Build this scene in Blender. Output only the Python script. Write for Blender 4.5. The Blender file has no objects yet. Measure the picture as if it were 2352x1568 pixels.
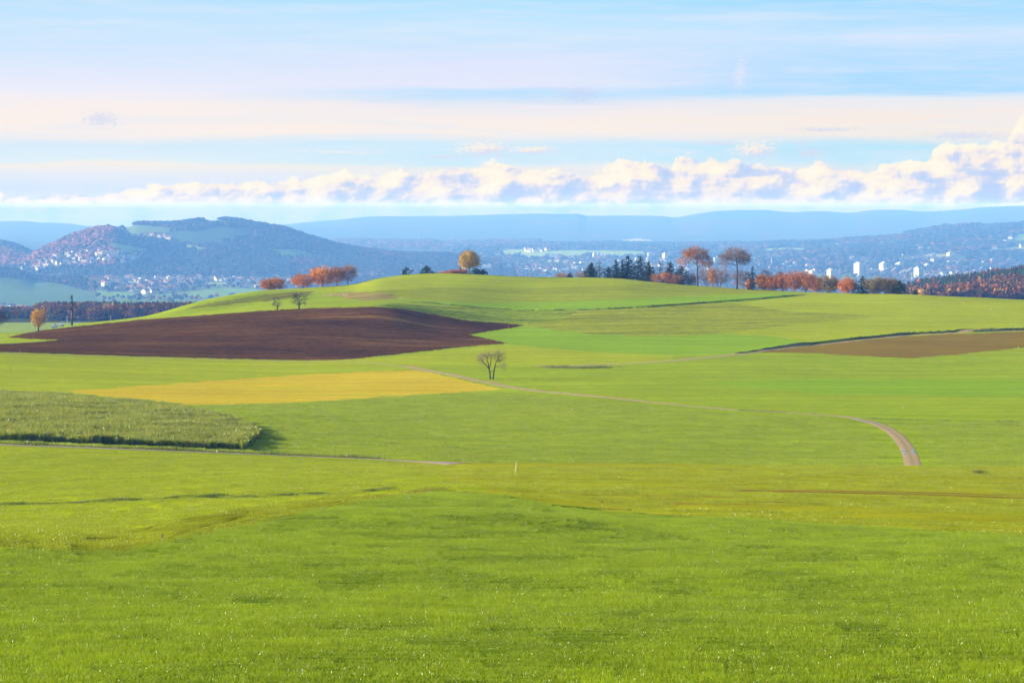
import bpy, bmesh, math, random
import numpy as np

# ------------------------------------------------------------------ camera, sky, sun, exposure
F, U0, VH = 5800.9, 1176.0, 474.0        # focal length, centre column and horizon row, in units of a 2352 px wide frame
EXPO = 1.58
SUN_EL, SUN_AZ = 16.0, -84.0             # azimuth from +Y (the view axis), negative = left
rng = np.random.default_rng(7)
S = bpy.context.scene
COL = S.collection
cam = bpy.data.cameras.new('camera')
cam.sensor_width = 22.3
cam.lens = 55.0
cam.shift_y = -(784.0 - VH) / 2352.0
cam.clip_start, cam.clip_end = 0.5, 90000.0
co = bpy.data.objects.new('camera', cam)
co.rotation_euler = (math.radians(90), 0, 0)
COL.objects.link(co)
S.camera = co
S.view_settings.view_transform = 'Standard'
S.view_settings.look = 'None'
S.view_settings.exposure = EXPO
S.view_settings.gamma = 1.0
S.cycles.max_bounces = 6
S.cycles.diffuse_bounces = 3
S.cycles.volume_bounces = 0
S.cycles.transparent_max_bounces = 8
S.cycles.use_denoising = True
S.cycles.denoising_prefilter = 'ACCURATE'
S.cycles.sample_clamp_direct = 1.8
S.cycles.sample_clamp_indirect = 3.0
S.cycles.caustics_reflective = False
S.cycles.caustics_refractive = False

def lin(c):
    return tuple((x / 255.0 / 12.92) if x <= 10 else ((x / 255.0 + 0.055) / 1.055) ** 2.4 for x in c)

class NT:
    """small helper round a node tree"""
    def __init__(s, nt):
        s.nt = nt
        nt.nodes.clear()
    def n(s, t, **k):
        x = s.nt.nodes.new(t)
        for a, b in k.items():
            setattr(x, a, b)
        return x
    def l(s, a, b):
        s.nt.links.new(a, b)
    def put(s, sock, v):
        if isinstance(v, (int, float)):
            sock.default_value = v
        elif isinstance(v, tuple):
            sock.default_value = v if len(v) == len(sock.default_value) else (*v, 1.0)
        else:
            s.l(v, sock)
    def m(s, op, a, b=0.0, c=0.0, clamp=False):
        x = s.n('ShaderNodeMath', operation=op, use_clamp=clamp)
        s.put(x.inputs[0], a)
        s.put(x.inputs[1], b)
        s.put(x.inputs[2], c)
        return x.outputs[0]
    def mix(s, f, a, b, blend='MIX'):
        x = s.n('ShaderNodeMix', data_type='RGBA', blend_type=blend)
        s.put(x.inputs[0], f)
        s.put(x.inputs[6], a)
        s.put(x.inputs[7], b)
        return x.outputs[2]
    def mixf(s, f, a, b):
        x = s.n('ShaderNodeMix', data_type='FLOAT')
        s.put(x.inputs[0], f)
        s.put(x.inputs[2], a)
        s.put(x.inputs[3], b)
        return x.outputs[0]
    def mr(s, v, a, b, c=0.0, d=1.0, smooth=True):
        x = s.n('ShaderNodeMapRange', interpolation_type='SMOOTHSTEP' if smooth else 'LINEAR', clamp=True)
        for i, q in enumerate((v, a, b, c, d)):
            s.put(x.inputs[i], q)
        return x.outputs[0]
    def vec(s, x, y, z=0.0):
        c = s.n('ShaderNodeCombineXYZ')
        for i, q in enumerate((x, y, z)):
            s.put(c.inputs[i], q)
        return c.outputs[0]
    def noise(s, v, scale=1.0, detail=4.0, rough=0.5, dist=0.0):
        x = s.n('ShaderNodeTexNoise')
        s.put(x.inputs['Vector'], v)
        x.inputs['Scale'].default_value = scale
        x.inputs['Detail'].default_value = detail
        x.inputs['Roughness'].default_value = rough
        x.inputs['Distortion'].default_value = dist
        return x.outputs[0]
    def ramp(s, f, stops, interp='LINEAR'):
        x = s.n('ShaderNodeValToRGB')
        r = x.color_ramp
        r.interpolation = interp
        while len(r.elements) > 1:
            r.elements.remove(r.elements[-1])
        r.elements[0].position = stops[0][0]
        r.elements[0].color = (*stops[0][1], 1)
        for p, c in stops[1:]:
            r.elements.new(p).color = (*c, 1)
        s.put(x.inputs[0], f)
        return x.outputs[0]

def make_world():
    w = bpy.data.worlds.new('World')
    S.world = w
    w.use_nodes = True
    t = NT(w.node_tree)
    out = t.n('ShaderNodeOutputWorld')
    sky = t.n('ShaderNodeTexSky', sky_type='NISHITA')
    sky.sun_disc = False
    sky.sun_elevation = math.radians(SUN_EL)
    sky.sun_rotation = math.radians(SUN_AZ)
    sky.altitude = 700
    sky.air_density, sky.dust_density, sky.ozone_density = 1.0, 0.6, 1.5
    bg = t.n('ShaderNodeBackground')
    t.l(sky.outputs[0], bg.inputs[0])
    bg.inputs[1].default_value = 0.085
    # low sky: layered stratus and a row of cumulus, by compass direction and elevation
    tc = t.n('ShaderNodeTexCoord')
    sp = t.n('ShaderNodeSeparateXYZ')
    t.l(tc.outputs['Generated'], sp.inputs[0])
    X, Y, Z = sp.outputs
    az = t.m('ARCTAN2', X, Y)
    hyp = t.m('SQRT', t.m('ADD', t.m('MULTIPLY', X, X), t.m('MULTIPLY', Y, Y)))
    el = t.m('DIVIDE', Z, hyp)
    A = t.m('MULTIPLY', az, F)                     # arc units
    V = t.m('MULTIPLY_ADD', el, -F, VH)
    K = 1.0 / (2 ** EXPO)
    def c(*rgb):
        return tuple(x * K for x in lin(rgb))
    wv = t.vec(t.m('MULTIPLY', A, 0.0016), t.m('MULTIPLY', V, 0.022))
    warp = t.m('SUBTRACT', t.noise(wv, 1.0, 7, 0.62), 0.5)
    warp2 = t.m('SUBTRACT', t.noise(t.vec(t.m('MULTIPLY', A, 0.009), t.m('MULTIPLY', V, 0.16), 2.0), 1.0, 5, 0.6), 0.5)
    Vw = t.m('ADD', t.m('MULTIPLY_ADD', warp, 46.0, V), t.m('MULTIPLY', warp2, 7.0))
    fb = t.mr(Vw, -60, 560, 0, 1, False)
    def pos(v):
        return (v + 60) / 620.0
    def ramp3(lst):
        return t.ramp(fb, [(pos(v), c(*q)) for v, q in lst])
    rl = ramp3([(-60, (150, 212, 252)), (0, (183, 226, 255)), (60, (200, 230, 253)), (120, (209, 231, 255)), (180, (227, 234, 253)), (208, (240, 238, 250)),
                (240, (250, 240, 236)), (290, (252, 240, 232)), (308, (251, 240, 234)), (330, (213, 235, 250)), (370, (222, 240, 248)), (381, (248, 240, 228)),
                (398, (232, 237, 245)), (430, (214, 230, 250)), (560, (208, 226, 250))])
    rc = ramp3([(-60, (145, 212, 255)), (0, (176, 226, 255)), (60, (198, 231, 255)), (100, (204, 230, 253)), (140, (221, 230, 255)), (195, (228, 232, 252)),
                (210, (192, 226, 255)), (222, (192, 225, 253)), (244, (240, 235, 240)), (270, (246, 238, 235)), (290, (252, 239, 230)), (310, (250, 239, 231)),
                (331, (204, 235, 252)), (370, (204, 235, 250)), (386, (240, 238, 230)), (402, (228, 234, 242)), (430, (212, 229, 250)), (560, (206, 225, 250))])
    rr = ramp3([(-60, (135, 208, 255)), (0, (162, 219, 255)), (60, (184, 225, 255)), (88, (208, 230, 255)), (120, (184, 223, 255)), (200, (172, 220, 255)),
                (212, (174, 221, 255)), (224, (225, 235, 245)), (240, (240, 236, 238)), (262, (249, 236, 226)), (311, (246, 236, 226)), (333, (186, 230, 250)),
                (372, (190, 232, 250)), (386, (214, 232, 238)), (430, (205, 227, 250)), (560, (200, 224, 250))])
    band = t.mix(t.mr(A, -900, 0), rl, rc)
    band = t.mix(t.mr(A, 0, 850), band, rr)
    # fine streaks of ice cloud
    st = t.noise(t.vec(t.m('MULTIPLY', A, 0.004), t.m('MULTIPLY', V, 0.06), 3.0), 1.0, 6, 0.6)
    band = t.mix(t.mr(st, 0.40, 0.8, 0, 0.32), band, c(238, 238, 250))
    st2 = t.noise(t.vec(t.m('MULTIPLY', A, 0.0026), t.m('MULTIPLY', V, 0.034), 7.0), 1.0, 7, 0.62)
    band = t.mix(t.mr(st2, 0.44, 0.72, 0, 0.45), band, c(226, 236, 250))
    # scattered small clouds: (arc, row, half width, half height, lit colour, shade colour)
    wob = t.n('ShaderNodeTexNoise')
    t.put(wob.inputs['Vector'], t.vec(t.m('MULTIPLY', A, 0.020), t.m('MULTIPLY', V, 0.045), 9.0))
    wob.inputs['Detail'].default_value = 3
    wob.inputs['Roughness'].default_value = 0.5
    wsp = t.n('ShaderNodeSeparateColor')
    t.l(wob.outputs[1], wsp.inputs[0])
    col = band
    def small(u, v, a, b, lit, sh, k=1.0, skew=0.0):
        nonlocal col
        du = t.m('DIVIDE', t.m('SUBTRACT', A, F * math.atan((u - U0) / F)), a)
        dv = t.m('DIVIDE', t.m('SUBTRACT', V, v), b)
        if skew:
            du = t.m('MULTIPLY_ADD', dv, skew, du)
        r = t.m('SQRT', t.m('ADD', t.m('MULTIPLY', du, du), t.m('MULTIPLY', dv, dv)))
        r = t.m('MULTIPLY_ADD', t.m('SUBTRACT', wsp.outputs[0], 0.5), 3.2, r)
        f = t.mr(r, 1.15, 0.1, 0, k)
        shd = t.mr(t.m('MULTIPLY_ADD', t.m('SUBTRACT', wsp.outputs[1], 0.5), 2.0, t.m('ADD', dv, t.m('MULTIPLY', du, 0.5))), -0.3, 0.7)
        col = t.mix(f, col, t.mix(shd, c(*lit), c(*sh)))
    CR, LV, BL = (255, 241, 226), (222, 220, 240), (205, 216, 245)
    small(1110, 342, 75, 20, CR, LV, 0.95)
    small(1225, 345, 58, 11, CR, LV, 0.95)
    small(1015, 361, 45, 5, LV, LV, 0.7)
    small(1735, 345, 58, 24, CR, LV, 0.95)
    small(1650, 330, 42, 6, LV, LV, 0.8)
    small(1862, 353, 40, 12, LV, LV, 0.8)
    small(1843, 330, 18, 5, LV, LV, 0.6)
    small(232, 276, 46, 18, BL, BL, 0.65)
    small(1332, 217, 50, 22, BL, (196, 212, 246), 0.7)
    small(1895, 299, 85, 6, BL, BL, 0.6)
    small(2215, 314, 100, 9, BL, BL, 0.6)
    small(1700, 172, 16, 50, (240, 232, 250), (240, 232, 250), 0.5, 0.5)
    small(770, 350, 90, 5, (250, 242, 232), (250, 242, 232), 0.5, -0.9)
    small(180, 377, 50, 6, (244, 238, 240), (244, 238, 240), 0.5)
    # cumulus row
    def cumulus(tops, seed, base_v, lit, mid, sh, amp, soft, k=1.0, contrast=1.0):
        nonlocal col
        pts = [((math.atan((u - U0) / F) * F + 1300) / 2600.0, (v - 250) / 300.0) for u, v in tops]
        def topline(shift):
            fc = t.n('ShaderNodeFloatCurve')
            cu = fc.mapping.curves[0]
            cu.points[0].location = (0.0, pts[0][1])
            cu.points[1].location = (1.0, pts[-1][1])
            for p in pts:
                cu.points.new(*p)
            fc.mapping.update()
            t.put(fc.inputs[1], t.mr(t.m('ADD', A, shift), -1300, 1300, 0, 1, False))
            return t.m('MULTIPLY_ADD', fc.outputs[0], 300.0, 250.0)
        top, left = topline(0.0), topline(-38.0)
        def billow(dx, dy, octs):
            p = t.vec(t.m('MULTIPLY_ADD', A, 0.0115, dx * 0.0115 + seed), t.m('MULTIPLY_ADD', V, 0.0165, dy * 0.0165))
            q = t.n('ShaderNodeTexNoise')
            t.put(q.inputs['Vector'], p)
            q.inputs['Scale'].default_value = 1.3
            q.inputs['Detail'].default_value = 4
            pv = t.n('ShaderNodeVectorMath', operation='MULTIPLY_ADD')
            t.l(q.outputs[1], pv.inputs[0])
            pv.inputs[1].default_value = (0.55, 0.55, 0.0)
            t.l(p, pv.inputs[2])
            o = None
            for sc, w_ in octs:
                vo = t.n('ShaderNodeTexVoronoi', feature='SMOOTH_F1', voronoi_dimensions='2D')
                t.l(pv.outputs[0], vo.inputs['Vector'])
                vo.inputs['Scale'].default_value = sc
                vo.inputs['Smoothness'].default_value = 0.35
                e = t.m('MULTIPLY_ADD', vo.outputs[0], -w_, w_ * 0.55)
                o = e if o is None else t.m('ADD', o, e)
            return o
        lo = ((0.75, 1.0), (1.7, 0.55))
        hi = ((3.9, 0.26), (8.5, 0.13), (18.0, 0.065))
        l0, h0 = billow(0, 0, lo), billow(0, 0, hi)
        h = t.m('MULTIPLY_ADD', t.m('ADD', l0, h0), amp, t.m('SUBTRACT', V, top))
        edge = t.m('MULTIPLY_ADD', t.noise(t.vec(t.m('MULTIPLY', A, 0.02), t.m('MULTIPLY', V, 0.03), seed), 1.0, 3, 0.6), soft * 2.4, soft * 0.2)
        f = t.m('MULTIPLY', t.m('SMOOTH_MAX', 0.0, t.m('MINIMUM', 1.0, t.m('DIVIDE', h, edge)), 0.05), k)
        f = t.m('MINIMUM', f, k)
        el_ = t.m('SUBTRACT', l0, billow(-26, -13, lo))
        eh_ = t.m('SUBTRACT', h0, billow(-7, -4, hi))
        slope = t.m('MINIMUM', t.m('MULTIPLY', t.m('SUBTRACT', left, top), 0.016), 0.3)
        depth = t.m('SUBTRACT', V, top)
        slow = t.noise(t.vec(t.m('MULTIPLY_ADD', A, 0.010, seed), t.m('MULTIPLY', V, 0.026), 5.0), 1.0, 4, 0.55)
        sval = t.m('ADD', t.m('MULTIPLY', el_, 0.62 * contrast), t.m('MULTIPLY_ADD', eh_, 0.75 * contrast, 0.66))
        sval = t.m('ADD', t.m('ADD', sval, slope), t.m('MULTIPLY_ADD', depth, -0.0042, t.m('MULTIPLY', t.m('SUBTRACT', slow, 0.5), 1.7 * contrast)))
        tone = t.ramp(sval, [(0.0, c(*sh)), (0.30, c(*[0.6 * p + 0.4 * q for p, q in zip(sh, mid)])), (0.52, c(*mid)), (0.78, c(*lit)), (1.0, c(*[min(255, x + 4) for x in lit]))])
        lowfade = t.mr(V, base_v - 30, base_v + 25, 0, 0.5)
        tone = t.mix(lowfade, tone, c(212, 226, 250))
        col = t.mix(f, col, tone)
    TOPS = [(-120, 440), (0, 452), (60, 444), (120, 439), (200, 437), (240, 447), (300, 446), (340, 440), (380, 432), (440, 417), (480, 423), (520, 420), (600, 428),
            (650, 420), (700, 415), (760, 407), (850, 412), (880, 408), (900, 400), (950, 395), (1050, 393), (1095, 389), (1112, 377), (1132, 369), (1150, 374),
            (1175, 393), (1240, 395), (1300, 398), (1380, 393), (1410, 382), (1440, 373), (1480, 382), (1530, 392), (1552, 372), (1570, 362), (1620, 364), (1700, 380),
            (1760, 384), (1800, 380), (1850, 381), (1890, 371), (1930, 381), (1980, 378), (2060, 373), (2130, 372), (2149, 352), (2170, 338), (2230, 334), (2290, 342), (2312, 335),
            (2325, 305), (2345, 280), (2400, 262), (2500, 280)]
    back = [(u, v - 14 + 10 * math.sin(u * 0.013)) for u, v in TOPS[::2] if u < 2130] + [(2200, 372), (2400, 365)]
    cumulus(back, 40.0, 480, (248, 240, 236), (230, 232, 244), (212, 225, 250), 30.0, 26.0, 0.35, 0.7)
    cumulus([(u, v + 5) for u, v in TOPS], 3.0, 488, (255, 245, 226), (244, 235, 234), (188, 209, 246), 34.0, 4.5, 1.0, 1.25)
    low = [(u, 468 + 9 * math.sin(u * 0.021) + 7 * math.sin(u * 0.0057)) for u in range(-100, 2500, 120)]
    cumulus(low, 77.0, 520, (255, 243, 228), (238, 234, 242), (200, 218, 250), 26.0, 7.0, 0.8, 1.0)
    col = t.mix(t.mr(V, 462, 482), col, (0.56, 0.52, 0.52), 'MULTIPLY')
    bg2 = t.n('ShaderNodeBackground')
    t.put(bg2.inputs[0], col)
    bg2.inputs[1].default_value = 1.0
    mx = t.n('ShaderNodeMixShader')
    t.put(mx.inputs[0], t.mr(el, 0.16, 0.09))
    t.l(bg.outputs[0], mx.inputs[1])
    t.l(bg2.outputs[0], mx.inputs[2])
    t.l(mx.outputs[0], out.inputs[0])
    w.cycles.sampling_method = 'MANUAL'
    w.cycles.sample_map_resolution = 512

make_world()
sl = bpy.data.lights.new('sun', 'SUN')
sl.energy = 5.0
sl.angle = math.radians(0.55)
sl.color = (1.0, 0.90, 0.72)
so = bpy.data.objects.new('sun', sl)
so.rotation_euler = (math.radians(90 - SUN_EL), 0, math.radians(180 - SUN_AZ))
so.location = (-60, -40, 60)
COL.objects.link(so)

# ------------------------------------------------------------------ helpers
def tag(o, label=None, cat=None, group=None, kind=None):
    for k, v in (('label', label), ('category', cat), ('group', group), ('kind', kind)):
        if v:
            o[k] = v
    return o

def empty(name, loc, rz=0.0):
    o = bpy.data.objects.new(name, None)
    o.location = loc
    o.rotation_euler = (0, 0, rz)
    o.empty_display_size = 0.5
    COL.objects.link(o)
    return o

def mesh_obj(name, verts, faces, mats=(), fmat=None, col=None, parent=None, smooth=False, loc=None):
    """verts (n,3); faces: (m,k) array or list of (mi,k) arrays"""
    me = bpy.data.meshes.new(name)
    fl = faces if isinstance(faces, list) else [faces]
    fl = [np.asarray(f, dtype=np.int32) for f in fl if len(f)]
    verts = np.asarray(verts, dtype=np.float32)
    me.vertices.add(len(verts))
    me.vertices.foreach_set('co', verts.ravel())
    tot = np.concatenate([np.full(len(f), f.shape[1], dtype=np.int32) for f in fl])
    idx = np.concatenate([f.ravel() for f in fl])
    me.loops.add(len(idx))
    me.loops.foreach_set('vertex_index', idx)
    me.polygons.add(len(tot))
    st = np.concatenate([[0], np.cumsum(tot)[:-1]]).astype(np.int32)
    me.polygons.foreach_set('loop_start', st)
    for m_ in mats:
        me.materials.append(m_)
    if fmat is not None:
        me.polygons.foreach_set('material_index', np.asarray(fmat, dtype=np.int32))
    me.polygons.foreach_set('use_smooth', np.full(len(tot), bool(smooth)))
    if col is not None:
        a = me.color_attributes.new('Col', 'FLOAT_COLOR', 'POINT')
        cc = np.ones((len(verts), 4), dtype=np.float32)
        cc[:, :3] = col
        a.data.foreach_set('color', cc.ravel())
    me.update(calc_edges=True)
    o = bpy.data.objects.new(name, me)
    COL.objects.link(o)
    if parent is not None:
        o.parent = parent
    if loc is not None:
        o.location = loc
    return o

def pchip(x, y, q):
    """monotone cubic along axis 0; x (n,) y (n,) -> values at q"""
    x = np.asarray(x, float)
    y = np.asarray(y, float)
    h = np.diff(x)
    dl = np.diff(y) / h
    mm = np.zeros_like(y)
    w1 = 2 * h[1:] + h[:-1]
    w2 = h[1:] + 2 * h[:-1]
    ok = dl[:-1] * dl[1:] > 0
    with np.errstate(divide='ignore', invalid='ignore'):
        hm = (w1 + w2) / (w1 / dl[:-1] + w2 / dl[1:])
    mm[1:-1] = np.where(ok, hm, 0)
    mm[0], mm[-1] = dl[0], dl[-1]
    q = np.clip(q, x[0], x[-1])
    i = np.clip(np.searchsorted(x, q) - 1, 0, len(x) - 2)
    s = (q - x[i]) / h[i]
    h00 = 2 * s ** 3 - 3 * s ** 2 + 1
    h10 = s ** 3 - 2 * s ** 2 + s
    h01 = -2 * s ** 3 + 3 * s ** 2
    h11 = s ** 3 - s ** 2
    return h00 * y[i] + h10 * h[i] * mm[i] + h01 * y[i + 1] + h11 * h[i] * mm[i + 1]

def _hash(ix, iy, s):
    n = (ix.astype(np.int64) * 374761393 + iy.astype(np.int64) * 668265263 + s * 1274126177) & 0xffffffff
    n = ((n ^ (n >> 13)) * 1274126177) & 0xffffffff
    return ((n ^ (n >> 16)) & 0xffff) / 65535.0

def vnoise(x, y, s=0):
    ix, iy = np.floor(x), np.floor(y)
    fx, fy = x - ix, y - iy
    fx = fx * fx * (3 - 2 * fx)
    fy = fy * fy * (3 - 2 * fy)
    a, b = _hash(ix, iy, s), _hash(ix + 1, iy, s)
    c_, d = _hash(ix, iy + 1, s), _hash(ix + 1, iy + 1, s)
    return (a * (1 - fx) + b * fx) * (1 - fy) + (c_ * (1 - fx) + d * fx) * fy

def fbm(x, y, s=0, o=4):
    t, a, n = 0, 1.0, 0
    for k in range(o):
        t = t + a * (vnoise(x * 2 ** k + 17.3 * k, y * 2 ** k - 9.1 * k, s + k) - 0.5)
        n += a
        a *= 0.5
    return t / n * 2

def inside(poly, u, v):
    p = np.asarray(poly, float)
    r = np.zeros(np.shape(u), bool)
    j = len(p) - 1
    for i in range(len(p)):
        xi, yi, xj, yj = p[i, 0], p[i, 1], p[j, 0], p[j, 1]
        if yi != yj:
            r ^= ((yi > v) != (yj > v)) & (u < (xj - xi) * (v - yi) / (yj - yi) + xi)
        j = i
    return r

def sstep(a, b, x):
    t = np.clip((x - a) / (b - a), 0, 1)
    return t * t * (3 - 2 * t)
# ------------------------------------------------------------------ terrain: one height field, rows of equal distance and columns of equal bearing
def vz(v, d):
    return -(np.asarray(v, float) - VH) / F * d

# each feature line across the land: (bearing column, distance, slope row)
EDGE = [(0, 150, 1262), (130, 152, 1266), (230, 153, 1270), (430, 158, 1235), (600, 174, 1200), (760, 195, 1165), (870, 210, 1145), (1020, 225, 1128), (1150, 217, 1138),
        (1280, 205, 1160), (1500, 197, 1180), (1700, 190, 1190), (1900, 184, 1205), (2100, 180, 1215), (2352, 175, 1230)]
CREST = [(0, 1025, 768), (60, 1032, 765), (165, 1047, 748.5), (330, 1072, 728), (470, 1110, 690), (600, 1150, 668), (720, 1185, 661), (800, 1200, 655.5), (870, 1215, 640.5),
         (940, 1235, 632), (1010, 1250, 629), (1080, 1250, 630), (1150, 1250, 633), (1250, 1250, 637), (1320, 1250, 638.5), (1420, 1245, 641), (1500, 1235, 648.5),
         (1600, 1225, 657.5), (1700, 1205, 666), (1760, 1195, 669), (1860, 1180, 674), (1960, 1165, 676), (2060, 1155, 676.5), (2150, 1145, 681), (2250, 1138, 685.5), (2352, 1130, 690.5)]
NODES = [
    [(0, 118, 1345), (700, 118, 1340), (1500, 118, 1335), (2352, 116, 1345)],
    EDGE,
    [(0, 285, 1156), (350, 275, 1145), (700, 255, 1133), (1020, 268, 1104), (1400, 248, 1124), (1800, 240, 1140), (2352, 235, 1160)],
    [(0, 400, 1022), (350, 398, 1035), (700, 395, 1048), (900, 390, 1055), (1000, 378, 1059), (1100, 350, 1062), (1400, 337, 1066), (1800, 335, 1070), (2352, 340, 1074)],
    [(0, 430, 1008), (400, 430, 1028), (700, 430, 1043), (1000, 430, 1051), (1100, 430, 1064), (1400, 430, 1078), (1800, 430, 1084), (2352, 430, 1088)],
    [(0, 500, 968), (400, 500, 985), (700, 500, 1004), (1000, 500, 1018), (1400, 500, 1028), (2096, 490, 1041), (2352, 490, 1037)],
    [(0, 600, 925), (700, 600, 945), (1000, 590, 958), (1400, 570, 965), (2096, 560, 977), (2352, 560, 980)],
    [(0, 680, 903), (700, 680, 906), (1020, 680, 905), (1400, 670, 907), (2096, 660, 917), (2352, 660, 917)],
    [(0, 760, 850), (700, 750, 866), (1020, 745, 866), (1400, 745, 864), (2100, 750, 866), (2352, 750, 867)],
    [(0, 830, 812), (350, 830, 823), (700, 830, 828), (1020, 830, 822), (1400, 830, 820), (2100, 830, 820), (2352, 830, 819)],
    [(0, 920, 786), (350, 920, 772), (700, 920, 765), (1020, 920, 777), (1400, 920, 777), (2100, 915, 778), (2352, 910, 778)],
    [(0, 990, 772.5), (150, 1000, 757), (350, 1020, 734), (700, 1010, 711), (860, 1000, 706), (1020, 1000, 732), (1200, 990, 750), (1400, 1000, 743), (2100, 1000, 745), (2352, 1000, 743)],
    [(0, 1010, 771), (150, 1025, 754), (350, 1045, 731), (700, 1090, 693), (860, 1090, 690), (1020, 1090, 697), (1200, 1090, 708), (1400, 1090, 706), (1800, 1085, 706), (2100, 1065, 717), (2352, 1060, 716)],
    CREST]

def feat(lst, u):
    a = np.array(lst, float)
    uu = np.clip(u, a[0, 0], a[-1, 0])
    return pchip(a[:, 0], a[:, 1], uu), pchip(a[:, 0], a[:, 2], uu)

FLOORS = [(-2000, [(1700, -86), (2000, -97), (2300, -107), (2700, -121), (3000, -134), (3500, -166), (5200, -234), (6500, -259), (9100, -259), (13000, -247), (16900, -242), (32000, -242)]),
          (450, [(1700, -86), (2000, -96), (2300, -106), (2700, -119), (3000, -132), (3500, -165), (5200, -234), (6500, -259), (9100, -259), (13000, -247), (16900, -242), (32000, -242)]),
          (800, [(1700, -88), (2000, -110), (2300, -125), (3000, -150), (3500, -170), (5200, -234), (6500, -259), (9100, -259), (13000, -247), (16900, -242), (32000, -242)]),
          (1900, [(1700, -88), (2000, -105), (2300, -112), (3000, -135), (3500, -165), (5200, -234), (6500, -259), (9100, -259), (13000, -247), (16900, -242), (32000, -242)]),
          (2120, [(1700, -78), (2000, -86), (2300, -92), (2700, -98), (3000, -110), (3600, -160), (5200, -234), (6500, -259), (9100, -259), (13000, -247), (16900, -242), (32000, -242)]),
          (2352, [(1700, -75), (2000, -82), (2300, -84), (2700, -84), (3000, -95), (3600, -150), (5200, -234), (6500, -259), (9100, -259), (13000, -247), (16900, -242), (32000, -242)])]
RIDGES = [
    ([(120, 700), (190, 600), (230, 560), (279, 524), (295, 519), (318, 513), (346, 512), (400, 512), (451, 505), (482, 504), (520, 502), (546, 504), (577, 510), (600, 515), (657, 524), (691, 536),
      (748, 553), (800, 565), (858, 573), (913, 581), (976, 583), (1020, 583), (1060, 592), (1100, 612), (1150, 640)], 10400, 1495, 1820),
    ([(10, 660), (38, 616), (51, 607), (85, 579), (128, 558), (164, 542), (205, 529), (231, 523), (256, 523), (275, 532), (292, 550), (315, 580), (345, 612), (390, 650)], 9724, 728, 650),
    ([(-500, 520), (0, 554), (26, 559), (56, 571), (85, 590), (120, 640), (150, 700)], 10790, 1560, 1820),
    ([(-400, 600), (0, 616), (40, 622), (100, 645), (180, 668), (250, 690)], 8190, 650, 520),
    ([(640, 600), (720, 566), (782, 555), (812, 554), (849, 554), (904, 554), (962, 553), (987, 552), (1026, 560), (1065, 562), (1094, 566), (1123, 567), (1162, 569), (1200, 580), (1240, 600)], 15990, 1950, 1040),
    ([(1040, 600), (1100, 586), (1173, 573), (1212, 573), (1348, 574), (1446, 575), (1460, 571), (1497, 570), (1542, 572), (1560, 577), (1614, 568), (1643, 563), (1692, 560), (1712, 565), (1740, 570),
      (1800, 580)], 15080, 2860, 1170),
    ([(1660, 590), (1710, 575), (1740, 566), (1776, 561), (1877, 556), (1932, 553), (1987, 547), (2042, 546), (2060, 540), (2088, 535), (2120, 530), (2165, 523), (2193, 521), (2247, 519), (2352, 514.5), (2600, 502), (3200, 500)], 13910, 3770, 1950),
    ([(-3000, 507), (-200, 505), (0, 507), (50, 506), (100, 510), (150, 511), (200, 517), (300, 520), (500, 520), (650, 515), (700, 510), (780, 503), (850, 497), (925, 497), (1000, 494.6), (1176, 492), (1326, 489.5), (1351, 495),
      (1526, 496), (1546, 498), (1601, 489.5), (1651, 483.5), (1751, 482.5), (1816, 486), (1876, 483), (1956, 487), (1996, 482), (2051, 480.5), (2126, 485), (2201, 481), (2276, 474), (2352, 471.5), (2600, 470), (5000, 480)], 23200, 5200, 900)]

# field lines that are real steps in the ground: (points, height, run-out)
def poly_v(lst, u):
    a = np.array(lst, float)
    return np.interp(u, a[:, 0], a[:, 1], left=np.nan, right=np.nan)
FURROW = [(-40, 1160), (0, 1158), (150, 1156), (300, 1149), (400, 1143), (520, 1142), (620, 1141), (720, 1136), (800, 1138), (905, 1137)]
ROAD2 = [(1232, 840), (1275, 841), (1430, 835.5), (1550, 829), (1619, 822), (1693, 814), (1734, 809), (1772, 803), (1857, 793), (1976, 780), (2096, 769), (2184, 765), (2352, 759), (2420, 757), (2700, 752)]
LINE3 = [(977, 694), (1036, 701), (1153, 710.5), (1251, 713), (1378, 711), (1468, 707), (1643, 695), (1751, 686.5), (1850, 678)]
TRACK = [(926, 841), (969, 848), (1035, 860), (1101, 875), (1166, 888), (1232, 897.5), (1331, 907), (1430, 916.4), (1550, 928.5), (1686, 941), (1857, 951), (1925, 955), (1966, 961), (2003, 970),
         (2034, 982), (2055, 996), (2072, 1013), (2084, 1030), (2091, 1047), (2095, 1061), (2097, 1078)]

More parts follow.
